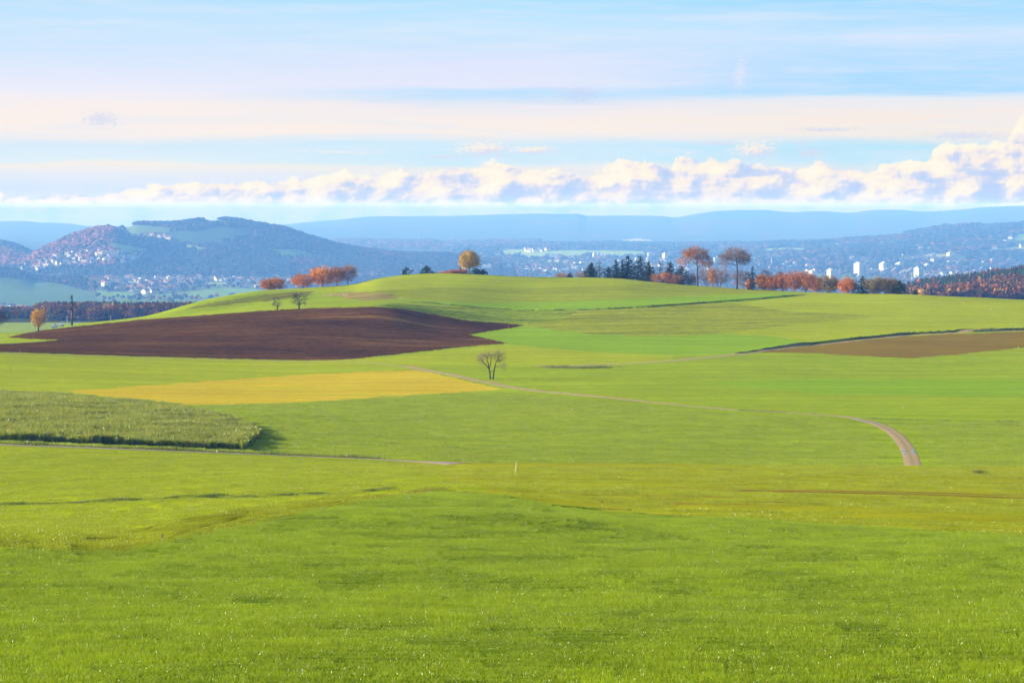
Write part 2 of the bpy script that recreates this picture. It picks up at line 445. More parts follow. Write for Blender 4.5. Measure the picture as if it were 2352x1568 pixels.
def zmatrix(us, ds):
    """heights for all bearings us at all distances ds -> (rows, cols)"""
    nu = len(us)
    nd = [(np.full(nu, 2.0), np.full(nu, -2.2)), (np.full(nu, 25.0), np.full(nu, -6.3)), (np.full(nu, 75.0), np.full(nu, float(vz(1568, 75))))]
    for L in NODES:
        d, v = feat(L, us)
        nd.append((d, vz(v, d)))
    dc, zc = nd[-1]
    nd.append((dc + 60, zc - 2.6))
    nd.append((dc + 230, zc - 17))
    nd.append((dc + 380, zc - 33))
    fz = np.array([[np.interp(x, [p[0] for p in fl], [p[1] for p in fl]) for x in (1700, 2000, 2300, 2700, 3000, 3500, 5200, 6500, 9100, 13000, 16900, 32000)] for _, fl in FLOORS])
    fu = [q for q, _ in FLOORS]
    FD = (1760, 2000, 2300, 2700, 3000, 3500, 5200, 6500, 9100, 13000, 16900, 32000)
    for k, x in enumerate(FD):
        nd.append((np.full(nu, float(x)), np.interp(us, fu, fz[:, k])))
    D = np.array([q[0] for q in nd])
    Zn = np.array([q[1] for q in nd])
    out = np.empty((len(ds), nu))
    for j in range(nu):
        out[:, j] = pchip(D[:, j], Zn[:, j], ds)
    UU, DD = np.meshgrid(us, ds)
    xx = (UU - U0) / F * DD
    for lst, d0, wf, wb in RIDGES:
        a = np.array(lst, float)
        vv = pchip(a[:, 0], a[:, 1], us)
        H = np.clip(vz(vv, d0), -230, 200)[None, :]
        edge = ((us >= a[0, 0]) & (us <= a[-1, 0]))[None, :]
        tt = np.where(DD < d0, 1 - (d0 - DD) / wf, 1 - (DD - d0) / wb)
        tt = np.clip(tt, 0, 1)
        pr = 0.45 * tt + 0.55 * tt * tt * (3 - 2 * tt)
        zr = out + (H - out) * pr
        out = np.where(edge & (tt > 0), np.maximum(out, zr), out)
    rel = sstep(6200, 8400, DD) * (1 - 0.75 * sstep(9000, 11700, DD) * (out < -234))
    out = out + rel * (fbm(xx / 540, DD / 540, 3, 4) * 12.0 - 2.6)
    und = sstep(70, 110, DD) * (1 - sstep(1500, 2200, DD))
    out = out + und * (fbm(xx / 60, DD / 45, 11, 4) * (0.34 + 0.36 * sstep(400, 900, DD)))
    out = out + (1 - sstep(230, 330, DD)) * sstep(40, 70, DD) * (fbm(xx / 13, DD / 9, 23, 3) * 0.16 + fbm(xx / 45, DD / 30, 29, 2) * 0.6)
    # ditch and banks
    VV = VH - F * out / DD
    for lst, h, run, lo, hi in ((ROAD2, 0.9, 14.0, 700, 990), (LINE3, 0.7, 12.0, 1000, 1240)):
        lv = poly_v(lst, us)
        band_ = (ds > lo) & (ds < hi)
        for j in np.where(~np.isnan(lv))[0]:
            w = np.where(band_ & (VV[:, j] < lv[j]))[0]
            if len(w):
                dl = ds[w[0]] + (1.6 if lst is ROAD2 else 0.0)
                fade = min(1.0, (us[j] - lst[0][0]) / 60.0, max(0.0, (lst[-1][0] - us[j]) / 60.0) if lst is not ROAD2 else 1.0)
                if lst is ROAD2:
                    fade *= float(sstep(1700, 1830, us[j])) * 0.85 + 0.15
                out[:, j] += fade * h * sstep(0.0, 1.2, ds - dl) * np.exp(-np.clip(ds - dl, 0, None) / run)
    return out

ufine = np.arange(-160, 2513, 2.0)
ulow = np.concatenate([np.linspace(-9000, -700, 26), np.linspace(-650, -170, 25)])
uhigh = np.concatenate([np.linspace(2522, 3000, 25), np.linspace(3060, 11000, 26)])
US = np.concatenate([ulow, ufine, uhigh])
DS = np.concatenate([np.linspace(2, 70, 41)[:-1], np.arange(70, 140, 0.8), np.arange(140, 262, 0.35), np.arange(262, 480, 0.7), np.arange(480, 900, 1.1), np.arange(900, 1262, 1.6), np.arange(1262, 1700, 9.0)])
ZN = zmatrix(US, DS)
ufar = np.arange(-160, 2513, 3.0)
UF = np.concatenate([ulow, ufar, uhigh])
DF = np.concatenate([np.arange(DS[-1], 3000, 12.0), np.arange(3000, 8000, 45.0), np.arange(8000, 11000, 13.0), np.arange(11000, 17600, 31.0), np.arange(17600, 24150, 110.0)])
ZF = zmatrix(UF, DF)

def ground_z(x, y):
    """height of the built terrain mesh under (x, y)"""
    x, y = np.atleast_1d(np.asarray(x, float)), np.atleast_1d(np.asarray(y, float))
    u = U0 + F * x / y
    r = np.empty(len(x))
    for g, (us, ds, zz) in enumerate(((US, DS, ZN), (UF, DF, ZF))):
        mk = (y <= DS[-1]) if g == 0 else (y > DS[-1])
        if not mk.any():
            continue
        uu, dd = np.clip(u[mk], us[0], us[-1] - 1e-6), np.clip(y[mk], ds[0], ds[-1] - 1e-6)
        i = np.clip(np.searchsorted(ds, dd, side='right') - 1, 0, len(ds) - 2)
        j = np.clip(np.searchsorted(us, uu, side='right') - 1, 0, len(us) - 2)
        a = (dd - ds[i]) / (ds[i + 1] - ds[i])
        b = (uu - us[j]) / (us[j + 1] - us[j])
        r[mk] = (zz[i, j] * (1 - a) + zz[i + 1, j] * a) * (1 - b) + (zz[i, j + 1] * (1 - a) + zz[i + 1, j + 1] * a) * b
    return r

def spot(u, v, lo=60.0, hi=1700.0):
    """where on the built ground a bearing and slope meet: the nearest visible ground point between lo and hi"""
    ds = np.concatenate([DS[(DS >= lo) & (DS <= hi)], DF[(DF > max(lo, DS[-1])) & (DF <= hi)]])
    x = (u - U0) / F * ds
    z = ground_z(x, ds)
    vv = VH - F * z / ds
    w = np.where(vv <= v)[0]
    k = w[0] if len(w) else int(np.argmin(vv))
    d = ds[k]
    if len(w) and k > 0 and vv[k - 1] > v:
        d = ds[k - 1] + (ds[k] - ds[k - 1]) * (vv[k - 1] - v) / max(1e-9, vv[k - 1] - vv[k])
    X = (u - U0) / F * d
    return float(X), float(d), float(ground_z(X, d)[0])

# ------------------------------------------------------------------ ground materials
def new_mat(name):
    m_ = bpy.data.materials.new(name)
    m_.use_nodes = True
    return m_, NT(m_.node_tree)

def finish(t, color, rough=0.9, spec=0.0, bump=None, bstr=0.3, bdist=0.1, sheen=0.0, transl=0.0):
    out = t.n('ShaderNodeOutputMaterial')
    p = t.n('ShaderNodeBsdfPrincipled')
    t.put(p.inputs['Base Color'], color)
    t.put(p.inputs['Roughness'], rough)
    t.put(p.inputs['Specular IOR Level'], spec)
    if bump is not None:
        b = t.n('ShaderNodeBump')
        b.inputs['Strength'].default_value = bstr
        b.inputs['Distance'].default_value = bdist
        t.put(b.inputs['Height'], bump)
        t.l(b.outputs[0], p.inputs['Normal'])
    if transl:
        tr = t.n('ShaderNodeBsdfTranslucent')
        t.put(tr.inputs[0], color)
        mx = t.n('ShaderNodeMixShader')
        mx.inputs[0].default_value = transl
        t.l(p.outputs[0], mx.inputs[1])
        t.l(tr.outputs[0], mx.inputs[2])
        t.l(mx.outputs[0], out.inputs[0])
    else:
        t.l(p.outputs[0], out.inputs[0])

def field_mat(name, a, b, soil, ang=0.0, row=1.1, streak=0.5, bare=0.3, barescale=0.03, contrast=0.25, bd=0.12, bs=0.6, tram=15.0, tamt=0.4):
    contrast *= 1.5
    m_, t = new_mat(name)
    g = t.n('ShaderNodeNewGeometry')
    mp = t.n('ShaderNodeMapping')
    mp.inputs['Rotation'].default_value = (0, 0, math.radians(ang))
    t.l(g.outputs['Position'], mp.inputs['Vector'])
    sp = t.n('ShaderNodeSeparateXYZ')
    t.l(mp.outputs[0], sp.inputs[0])
    X, Y, _z = sp.outputs
    long_ = t.noise(t.vec(t.m('MULTIPLY', X, 0.012), t.m('MULTIPLY', Y, 0.33 / row)), 1.0, 5, 0.6)
    fine = t.noise(t.vec(t.m('MULTIPLY', X, 0.05), t.m('MULTIPLY', Y, 1.3 / row), 4.0), 1.0, 4, 0.6)
    big = t.noise(t.vec(t.m('MULTIPLY', X, barescale * 0.5), t.m('MULTIPLY', Y, barescale)), 1.0, 4, 0.55)
    speck = t.noise(g.outputs['Position'], 1.7, 6, 0.7)
    clump = t.noise(g.outputs['Position'], 0.35, 5, 0.65)
    colr = t.mix(t.mr(long_, 0.35, 0.65), a, b)
    colr = t.mix(t.mr(big, 0.35, 0.7, 0, 0.6), colr, t.mix(0.5, a, b))
    sm = t.m('ADD', t.m('MULTIPLY', long_, streak), t.m('ADD', t.m('MULTIPLY', fine, 0.5 * streak), t.m('MULTIPLY', big, 1.0 - 0.6 * streak)))
    th = 0.5 * (streak + 0.5 * streak + 1.0 - 0.6 * streak)
    bm_ = t.m('MULTIPLY', t.mr(sm, th + 0.16 - 0.2 * bare, th + 0.27 - 0.2 * bare), t.mr(speck, 0.3, 0.6, 0.35, 1.0))
    colr = t.mix(t.m('MULTIPLY', bm_, min(1.0, 0.35 + bare)), colr, soil)
    hs = t.n('ShaderNodeHueSaturation')
    t.put(hs.inputs['Color'], colr)
    vv = t.m('ADD', t.m('MULTIPLY', t.m('SUBTRACT', speck, 0.5), contrast * 1.6), t.m('ADD', t.m('MULTIPLY', t.m('SUBTRACT', fine, 0.5), contrast * 1.2), t.m('MULTIPLY_ADD', t.m('SUBTRACT', clump, 0.5), contrast * 1.5, 1.0)))
    vv = t.m('ADD', vv, t.m('MULTIPLY_ADD', t.m('SUBTRACT', long_, 0.5), 1.9 * contrast, t.m('MULTIPLY', t.m('SUBTRACT', big, 0.5), 1.3 * contrast)))
    tl = t.m('FRACT', t.m('DIVIDE', t.m('MULTIPLY_ADD', t.m('SUBTRACT', big, 0.5), 5.0, Y), tram))
    tw = 0.45 / tram
    tm = t.m('MAXIMUM', t.m('LESS_THAN', tl, tw), t.m('MULTIPLY', t.m('GREATER_THAN', tl, 1.9 / tram), t.m('LESS_THAN', tl, 1.9 / tram + tw)))
    vv = t.m('MULTIPLY', vv, t.m('MULTIPLY_ADD', t.m('MULTIPLY', tm, t.mr(clump, 0.3, 0.55)), -tamt, 1.0))
    t.put(hs.inputs['Value'], vv)
    t.put(hs.inputs['Hue'], t.m('MULTIPLY_ADD', t.m('SUBTRACT', clump, 0.5), -0.05, 0.5))
    h = t.m('ADD', t.m('MULTIPLY', fine, 0.9), t.m('ADD', t.m('MULTIPLY', speck, 0.8), t.m('MULTIPLY', clump, 0.8)))
    finish(t, hs.outputs[0], 0.9, 0.0, h, bs, bd)
    return m_

SOIL = (0.115, 0.062, 0.022)
LIME, LIME2 = (0.27, 0.305, 0.005), (0.22, 0.29, 0.005)
GRN, GRN2 = (0.17, 0.25, 0.005), (0.20, 0.26, 0.006)
MATS = {}
def fm(n, *a, **k):
    MATS[n] = field_mat(n, *a, **k)
    return MATS[n]
fm('lush_meadow', (0.075, 0.125, 0.004), (0.09, 0.135, 0.004), (0.05, 0.08, 0.004), 8, 1.0, 0.2, 0.1, contrast=0.4)  # soil under the blades, darkened further as shade between the tufts
fm('edge_crop', (0.115, 0.125, 0.006), (0.15, 0.17, 0.006), SOIL, -80, 1.1, 0.9, 0.55, contrast=0.5, tram=7.0, tamt=0.45)
fm('young_crop', (0.20, 0.265, 0.005), (0.235, 0.275, 0.005), SOIL, 4, 1.5, 0.75, 0.36, contrast=0.34)
fm('striped_crop', (0.25, 0.25, 0.008), (0.26, 0.275, 0.006), (0.13, 0.075, 0.02), 2.5, 2.2, 0.95, 0.62, contrast=0.30)
fm('valley_meadow', (0.20, 0.27, 0.005), GRN2, SOIL, 3, 2.2, 0.6, 0.02, contrast=0.32)
fm('slope_meadow', (0.23, 0.275, 0.005), (0.19, 0.265, 0.005), SOIL, -4, 3.0, 0.7, 0.1, contrast=0.26)
fm('lime_meadow', (0.27, 0.295, 0.005), (0.235, 0.285, 0.005), (0.15, 0.13, 0.02), 5, 3.5, 0.5, 0.05, contrast=0.2)
fm('stubble', (0.46, 0.33, 0.015), (0.38, 0.30, 0.012), (0.24, 0.24, 0.010), 4, 2.0, 0.9, 0.55, contrast=0.32)
fm('plough', (0.098, 0.041, 0.007), (0.052, 0.023, 0.006), (0.16, 0.095, 0.012), 6, 2.6, 0.9, 0.30, contrast=0.85, bd=0.25, bs=0.9)
fm('dry_field', (0.185, 0.122, 0.010), (0.16, 0.108, 0.010), (0.13, 0.115, 0.014), 8, 2.5, 0.7, 0.45, contrast=0.35)
fm('rough_pasture', (0.195, 0.225, 0.008), (0.22, 0.235, 0.008), (0.12, 0.10, 0.022), -10, 3.0, 0.25, 0.42, 0.05, contrast=0.55, bd=0.3)
fm('hollow_pasture', (0.13, 0.19, 0.008), (0.185, 0.22, 0.008), (0.055, 0.10, 0.014), -14, 3.0, 0.25, 0.5, 0.06, contrast=0.85, bd=0.35)
fm('olive_crop', (0.20, 0.235, 0.007), (0.215, 0.24, 0.007), (0.13, 0.10, 0.016), 2, 3.0, 0.95, 0.3, contrast=0.3)
fm('bright_crop', (0.165, 0.275, 0.005), (0.185, 0.28, 0.005), (0.15, 0.22, 0.006), 3, 3.0, 0.5, 0.0, contrast=0.14)
fm('drilled_field', (0.15, 0.165, 0.014), (0.17, 0.175, 0.012), (0.105, 0.068, 0.022), -62, 3.4, 1.0, 0.7, contrast=0.25)
fm('fallow', (0.24, 0.17, 0.04), (0.22, 0.20, 0.05), (0.28, 0.13, 0.03), -40, 3.0, 0.5, 0.6, contrast=0.5)

# ------------------------------------------------------------------ near ground: split into its fields
L1 = [(760, 676), (919, 665), (987, 661), (1231, 662), (1378, 657), (1477, 653), (1560, 651)]
L2 = [(915, 687), (1055, 694), (1172, 694.5), (1292, 692.5), (1399, 690), (1536, 682), (1751, 673), (1800, 671)]
ZONES = [   # later ones win: (object name, material, polygon, nearest, farthest distance)
    ('ground', 'slope_meadow', [(-12000, 2000), (14000, 2000), (14000, 500), (-12000, 500)], 0, 3000),
    ('valley_meadow', 'valley_meadow', [(-12000, 1100), (-12000, 905), (180, 905), (440, 930), (700, 925), (950, 906), (1170, 890), (1232, 897.5), (1331, 907), (1430, 916.4), (1550, 928.5), (1686, 941), (1857, 951), (1925, 955), (1990, 964), (2120, 974), (2352, 967), (2352, 967),
                                        (14000, 960), (14000, 1110), (1745, 1110)], 402, 700),
    ('lime_meadow', 'lime_meadow', [(-12000, 905), (-12000, 812), (0, 812), (200, 818), (400, 824), (600, 829), (720, 829), (900, 820), (1165, 790), (1279, 801), (1364, 808), (1550, 815), (1540, 829), (1430, 835.5), (1275, 841), (1000, 838),
                                    (970, 846), (850, 852), (700, 860), (500, 873), (170, 900)], 600, 1000),
    ('crop_field', 'bright_crop', [(1075, 768), (1207, 748), (1292, 760), (1360, 767), (1468, 772), (1565, 771), (1643, 766), (1750, 768), (1850, 778), (1930, 785), (1772, 803), (1700, 813), (1550, 815), (1364, 808), (1279, 801), (1165, 789)], 780, 1100),
    ('crop_field', 'bright_crop', [(1600, 880), (1900, 870), (2352, 872), (14000, 872), (14000, 912), (2352, 912), (1900, 905)], 560, 900),
    ('hill_meadow', 'lime_meadow', [(600, 664), (700, 655), (1000, 600), (1300, 600), (1600, 640), (1560, 651), (1477, 653), (1378, 657), (1231, 662), (987, 661), (919, 665), (880, 671), (800, 668), (735, 674), (700, 668)], 1000, 1350),
    ('hill_meadow', 'lime_meadow', [(1690, 697), (1850, 678), (1900, 660), (14000, 640), (14000, 757), (2352, 757), (2184, 763), (2096, 767), (1976, 778), (1857, 784), (1750, 770), (1643, 766), (1694, 763), (1804, 748), (1950, 734), (2042, 726), (1914, 720), (1822, 717), (1700, 700)], 850, 1300),
    ('pasture', 'rough_pasture', [(1215, 742), (1251, 713), (1378, 711), (1468, 707), (1643, 695), (1690, 697), (1822, 717), (1914, 720), (2042, 726), (1950, 734), (1804, 748), (1694, 763), (1643, 766), (1565, 771), (1468, 772), (1360, 767), (1292, 760), (1207, 748)], 880, 1250),
    ('pasture', 'hollow_pasture', [(860, 702), (930, 694), (977, 694), (1036, 701), (1153, 710.5), (1251, 713), (1330, 712), (1290, 736), (1215, 742), (1190, 743), (1080, 737), (1000, 722), (930, 707)], 900, 1250),
    ('crop_strip', 'bright_crop', [(900, 688)] + L2 + [(1850, 678), (1751, 686.5), (1643, 695), (1468, 707), (1378, 711), (1251, 713), (1153, 710.5), (1036, 701), (977, 694)], 1000, 1290),
    ('crop_strip', 'olive_crop', L1 + [(1620, 640), (1900, 665), (1800, 671)] + L2[::-1][1:] + [(930, 683)], 1000, 1290),
    ('fallow_strip', 'fallow', [(787, 672), (880, 671), (900, 676), (918, 686), (860, 689), (835, 690), (800, 686), (775, 680), (742, 679)], 1000, 1250),
    ('drilled_field', 'drilled_field', [(424, 711), (450, 703), (520, 690), (600, 676), (690, 671), (722, 669), (712, 678), (690, 683), (640, 688), (560, 696), (470, 706)], 950, 1250),
    ('dry_field', 'dry_field', [(1734, 809.5), (1857, 795), (1976, 781.8), (2096, 771), (2352, 761.5), (14000, 740), (14000, 797), (2352, 797.6), (2198, 814), (2096, 822), (2027.6, 820), (1891, 812.5), (1806, 809.5)], 650, 1000),
    ('stubble_field', 'stubble', [(150, 900), (240, 893), (370, 883), (500, 873), (700, 860), (850, 853), (940, 850), (985, 853), (1020, 863), (1060, 872), (1100, 882), (1160, 894), (1050, 901), (900, 911), (650, 925), (520, 930), (430, 930), (200, 906)], 600, 800),
    ('ploughed_field', 'plough', [(-12000, 800), (-300, 797), (0, 790), (50, 787.5), (100, 783), (138, 780.5), (60, 778), (20, 774.5), (33, 770), (90, 759), (165, 751), (330, 733.5), (500, 721), (650, 710.5), (760, 706.5), (860, 704), (930, 708), (1000, 722), (1080, 737), (1190, 744), (1207, 747),
                                  (1150, 757), (1075, 768), (1168, 788), (1060, 797), (870, 818), (780, 826), (690, 828), (600, 826), (400, 820), (200, 815), (0, 808), (-12000, 806)], 800, 1080),
    ('crop_field', 'young_crop', [(-12000, 1300), (-12000, 1026), (0, 1020), (560, 1042), (1005, 1062), (1005, 1066), (1100, 1062), (14000, 1075), (14000, 1300)], 130, 402),
    ('crop_field', 'edge_crop', [(-12000, 1300), (-12000, 1250), (60, 1238), (250, 1222), (420, 1190), (600, 1160), (760, 1142), (905, 1134), (1000, 1120), (1100, 1130), (1100, 1300)], 140, 300),
    ('striped_field', 'striped_crop', [(1000, 1061), (1100, 1060), (14000, 1060), (14000, 1230), (2352, 1240), (1280, 1170), (1100, 1120), (960, 1085), (880, 1068)], 150, 402),
    ('lush_meadow', 'lush_meadow', [(-12000, 3000)] + [(-12000, 1262)] + [(u, v) for u, _d, v in EDGE] + [(14000, 1230), (14000, 3000)], 0, 228),
]

def build_near():
    UU, DD = np.meshgrid(US, DS)
    X = (UU - U0) / F * DD
    VV = VH - F * ZN / DD
    # centre of each cell, with a little raggedness so that no field edge is ruler-straight
    uc = 0.25 * (UU[:-1, :-1] + UU[1:, :-1] + UU[:-1, 1:] + UU[1:, 1:])
    vc = 0.25 * (VV[:-1, :-1] + VV[1:, :-1] + VV[:-1, 1:] + VV[1:, 1:])
    dc = 0.5 * (DD[:-1, :-1] + DD[1:, :-1])
    xc = 0.5 * (X[:-1, :-1] + X[1:, 1:])
    vj = vc + fbm(xc / 2.5, dc / 2.5, 51, 3) * np.clip(700 / dc, 0.6, 5.0) * 1.6
    vj = vj + fbm(xc / 22, dc / 2.5, 53, 3) * np.clip(700 / dc, 0.6, 4.0) * 1.6
    uj = uc + fbm(xc / 4.0, dc / 4.0, 57, 3) * 7.0
    zone = np.zeros(uc.shape, np.int32)
    for k, (nm, mt, poly, lo, hi) in enumerate(ZONES):
        p = np.array(poly, float)
        bb = (uj >= p[:, 0].min()) & (uj <= p[:, 0].max()) & (vj >= p[:, 1].min() - 1) & (vj <= p[:, 1].max() + 1) & (dc >= lo) & (dc <= hi)
        w = np.where(bb)
        if len(w[0]):
            ins = inside(poly, uj[w], vj[w])
            zone[w[0][ins], w[1][ins]] = k
    nc = len(US)
    idx = np.arange(len(DS) * nc).reshape(len(DS), nc)
    q = np.stack([idx[:-1, :-1], idx[:-1, 1:], idx[1:, 1:], idx[1:, :-1]], -1)
    P = np.stack([X, DD, ZN], -1).reshape(-1, 3)
    for k, (nm, mt, poly, lo, hi) in enumerate(ZONES):
        w = zone == k
        if not w.any():
            continue
        f = q[w]
        used, inv = np.unique(f, return_inverse=True)
        o = mesh_obj(nm, P[used], inv.reshape(f.shape), [MATS[mt]], smooth=True)
        tag(o, kind='structure')
build_near()
# ------------------------------------------------------------------ far land: valley, hills, mountain range
MEADOWS = [   # (polygon, nearest, farthest, colour)
    ([(279, 521), (295, 518), (315, 517), (359, 520), (395, 523), (400, 529), (380, 535), (340, 541), (320, 545), (295, 540), (283, 527)], 8840, 10790, (0.09, 0.13, 0.025)),
    ([(236, 554), (269, 559), (333, 571), (333, 578), (277, 581), (246, 563)], 8840, 10790, (0.22, 0.27, 0.03)),
    ([(455, 508), (487, 505), (551, 511), (545, 516), (487, 514)], 8840, 10790, (0.06, 0.10, 0.03)),
    ([(333, 534), (461, 531), (487, 522), (564, 524), (590, 535), (564, 545), (487, 562), (410, 559), (346, 549)], 8840, 10790, (0.035, 0.06, 0.025)),
    ([(400, 562), (436, 563), (487, 572), (482, 577), (423, 570)], 8840, 10790, (0.18, 0.24, 0.03)),
    ([(600, 570), (690, 573), (740, 590), (640, 594)], 8840, 10790, (0.10, 0.17, 0.03)),
    ([(1131, 585), (1143, 577), (1172, 573), (1202, 573), (1241, 575), (1290, 577), (1378, 575), (1378, 588), (1309, 592), (1251, 590), (1239, 595), (1212, 590), (1172, 586)], 10400, 16250, (0.22, 0.29, 0.03)),
    ([(1285, 575), (1360, 575), (1485, 577), (1483, 590), (1413, 591), (1341, 588), (1285, 588)], 10400, 16250, (0.20, 0.28, 0.03)),
    ([(1721, 580), (1730, 574), (1785, 570), (1822, 569), (1857, 572), (1848, 579), (1785, 581), (1740, 583)], 9750, 16250, (0.21, 0.28, 0.03)),
    ([(1887, 565), (1904, 560), (1950, 560), (1947, 565), (1980, 566), (1877, 570)], 9750, 16250, (0.20, 0.27, 0.03)),
    ([(2034, 545), (2079, 538), (2109, 538), (2101, 542), (2046, 546)], 9750, 16250, (0.20, 0.26, 0.03)),
    ([(2013, 556), (2035, 554), (2083, 560), (2138, 552), (2164, 549), (2156, 555), (2092, 563), (2015, 563)], 9750, 16250, (0.20, 0.27, 0.03)),
    ([(2098, 571), (2165, 566), (2211, 564), (2253, 566), (2251, 570), (2193, 568), (2138, 573), (2101, 573)], 9750, 16250, (0.20, 0.27, 0.03)),
    ([(2251, 579), (2284, 572), (2330, 568), (2400, 568), (2400, 581), (2303, 581), (2266, 583)], 9750, 16250, (0.24, 0.27, 0.05)),
    ([(2328, 541), (2360, 537), (2420, 540), (2352, 552), (2328, 552)], 9750, 16250, (0.17, 0.25, 0.03)),
    ([(2118, 587), (2138, 583), (2193, 584), (2202, 587), (2156, 589)], 9100, 16250, (0.25, 0.24, 0.04)),
    ([(1420, 552), (1470, 548), (1500, 553), (1440, 556)], 16250, 26000, (0.35, 0.33, 0.15)),
    ([(220, 667), (282, 670), (333, 677), (308, 683), (231, 682)], 6500, 9880, (0.13, 0.22, 0.03)),
    ([(384, 676), (436, 668), (525, 661), (588, 664), (640, 672), (588, 678), (461, 683)], 6500, 9880, (0.13, 0.22, 0.03)),
    ([(461, 650), (551, 648), (556, 655), (469, 658)], 7150, 9880, (0.20, 0.27, 0.04)),
    ([(82, 632), (136, 629), (133, 637), (90, 637)], 6500, 9880, (0.16, 0.24, 0.03)),
    ([(-200, 630), (60, 640), (150, 655), (215, 672), (235, 700), (-200, 700)], 5590, 8580, (0.075, 0.125, 0.03)),  # slope lying in shade: the shade is put into a darker green
    ([(-200, 699), (40, 700), (167, 697), (300, 697), (300, 716), (-200, 716)], 5200, 7800, (0.16, 0.24, 0.035)),
    ([(85, 701), (120, 699.5), (164, 700), (167, 704), (100, 703)], 5200, 7800, (0.46, 0.25, 0.09)),
    ([(30, 708), (100, 706.5), (164, 705), (164, 707), (60, 711)], 5200, 7800, (0.46, 0.27, 0.09)),
]
NEARFAR = [(-3000, 900), (-3000, 745), (40, 752), (100, 742), (200, 738), (300, 733), (345, 727), (500, 720), (500, 900)]

def far_cover(uu, vv, dd, xx):
    n = fbm(xx / 210, dd / 210, 71, 4)
    n2 = fbm(xx / 700, dd / 700, 75, 3)
    base = np.empty(uu.shape + (3,))
    base[:] = (0.045, 0.05, 0.018)
    base[n > 0.15] = (0.075, 0.045, 0.015)
    city = (dd > 6700) & (dd < 13700) & (vv > 590) & (vv < 700)
    base[city] = (0.075, 0.085, 0.035)
    base[city & (n2 > 0.12)] = (0.11, 0.16, 0.03)
    open_ = np.zeros(uu.shape, bool)
    vj = vv + fbm(xx / 90, dd / 90, 81, 3) * 1.6
    uj = uu + fbm(xx / 110, dd / 110, 85, 3) * 9
    for poly, lo, hi, c in MEADOWS:
        w = inside(poly, uj, vj) & (dd > lo) & (dd < hi)
        open_ |= w
        base[w] = c
    nf = (dd < 2340) & (uu < 700)
    open_ |= nf
    base[nf] = (0.20, 0.26, 0.04)
    return base, open_

def build_far():
    m_, t = new_mat('far_land')
    at = t.n('ShaderNodeAttribute', attribute_name='Col')
    g = t.n('ShaderNodeNewGeometry')
    nz = t.noise(g.outputs['Position'], 0.02, 6, 0.65)
    hs = t.n('ShaderNodeHueSaturation')
    t.l(at.outputs[0], hs.inputs['Color'])
    t.put(hs.inputs['Value'], t.m('MULTIPLY_ADD', t.m('SUBTRACT', nz, 0.5), 1.0, 1.0))
    finish(t, hs.outputs[0], 0.95, 0.0)
    UU, DD = np.meshgrid(UF, DF)
    X = (UU - U0) / F * DD
    VV = VH - F * ZF / DD
    colr, _o = far_cover(UU, VV, DD, X)
    P = np.stack([X, DD, ZF], -1)
    n = len(UF)
    kk = int(np.searchsorted(DF, 16900))
    for nm, a, b in (('valley', 0, kk), ('mountains', kk - 1, len(DF))):
        r = b - a
        idx = np.arange(r * n).reshape(r, n)
        q = np.stack([idx[:-1, :-1], idx[:-1, 1:], idx[1:, 1:], idx[1:, :-1]], -1).reshape(-1, 4)
        o = mesh_obj(nm, P[a:b].reshape(-1, 3), q, [m_], col=colr[a:b].reshape(-1, 3), smooth=True)
        tag(o, kind='structure')
build_far()

# lowest slope row that can still be seen at each bearing and distance (land behind a crest is hidden)
_vn = VH - F * ZN[:, len(ulow):len(ulow) + len(ufine)] / DS[:, None]
_vf = VH - F * ZF[:, len(ulow):len(ulow) + len(ufar)] / DF[:, None]
_mn = np.interp(ufar, ufine, _vn.min(axis=0))
HOR = np.minimum(np.minimum.accumulate(_vf, axis=0), _mn[None, :])

def seen(u, d, vtop):
    i = np.clip(np.searchsorted(DF, d) - 1, 0, len(DF) - 1)
    j = np.clip(np.round((u - ufar[0]) / 3.0).astype(int), 0, len(ufar) - 1)
    return vtop < HOR[i, j] + 1.5

def leaf_mat(name, transl=0.25):
    m_, t = new_mat(name)
    at = t.n('ShaderNodeAttribute', attribute_name='Col')
    finish(t, at.outputs[0], 0.8, 0.05, transl=transl)
    return m_
FOL = leaf_mat('foliage')

def ico():
    p = (1 + 5 ** 0.5) / 2
    v = np.array([(-1, p, 0), (1, p, 0), (-1, -p, 0), (1, -p, 0), (0, -1, p), (0, 1, p), (0, -1, -p), (0, 1, -p), (p, 0, -1), (p, 0, 1), (-p, 0, -1), (-p, 0, 1)], float)
    v /= np.linalg.norm(v[0])
    f = np.array([(0, 11, 5), (0, 5, 1), (0, 1, 7), (0, 7, 10), (0, 10, 11), (1, 5, 9), (5, 11, 4), (11, 10, 2), (10, 7, 6), (7, 1, 8), (3, 9, 4), (3, 4, 2), (3, 2, 6), (3, 6, 8), (3, 8, 9), (4, 9, 5), (2, 4, 11), (6, 2, 10), (8, 6, 7), (9, 8, 1)])
    return v, f

def ico2():
    v, f = ico()
    v = list(map(tuple, v))
    cache, nf = {}, []
    def mid(a, b):
        k = (min(a, b), max(a, b))
        if k not in cache:
            m_ = (np.array(v[a]) + np.array(v[b])) / 2
            v.append(tuple(m_ / np.linalg.norm(m_)))
            cache[k] = len(v) - 1
        return cache[k]
    for a, b, c_ in f:
        x, y, z = mid(a, b), mid(b, c_), mid(c_, a)
        nf += [(a, x, z), (b, y, x), (c_, z, y), (x, y, z)]
    return np.array(v), np.array(nf)
ICO, ICO2 = ico(), ico2()

def tpl_broad(r, fine):
    v, f = ICO2 if fine else ICO
    v = v.copy() * (1 + (r.random((len(v), 1)) - 0.5) * 0.55)
    v = v * (0.5, 0.5, 0.42) + (0, 0, 0.56)
    return v, f

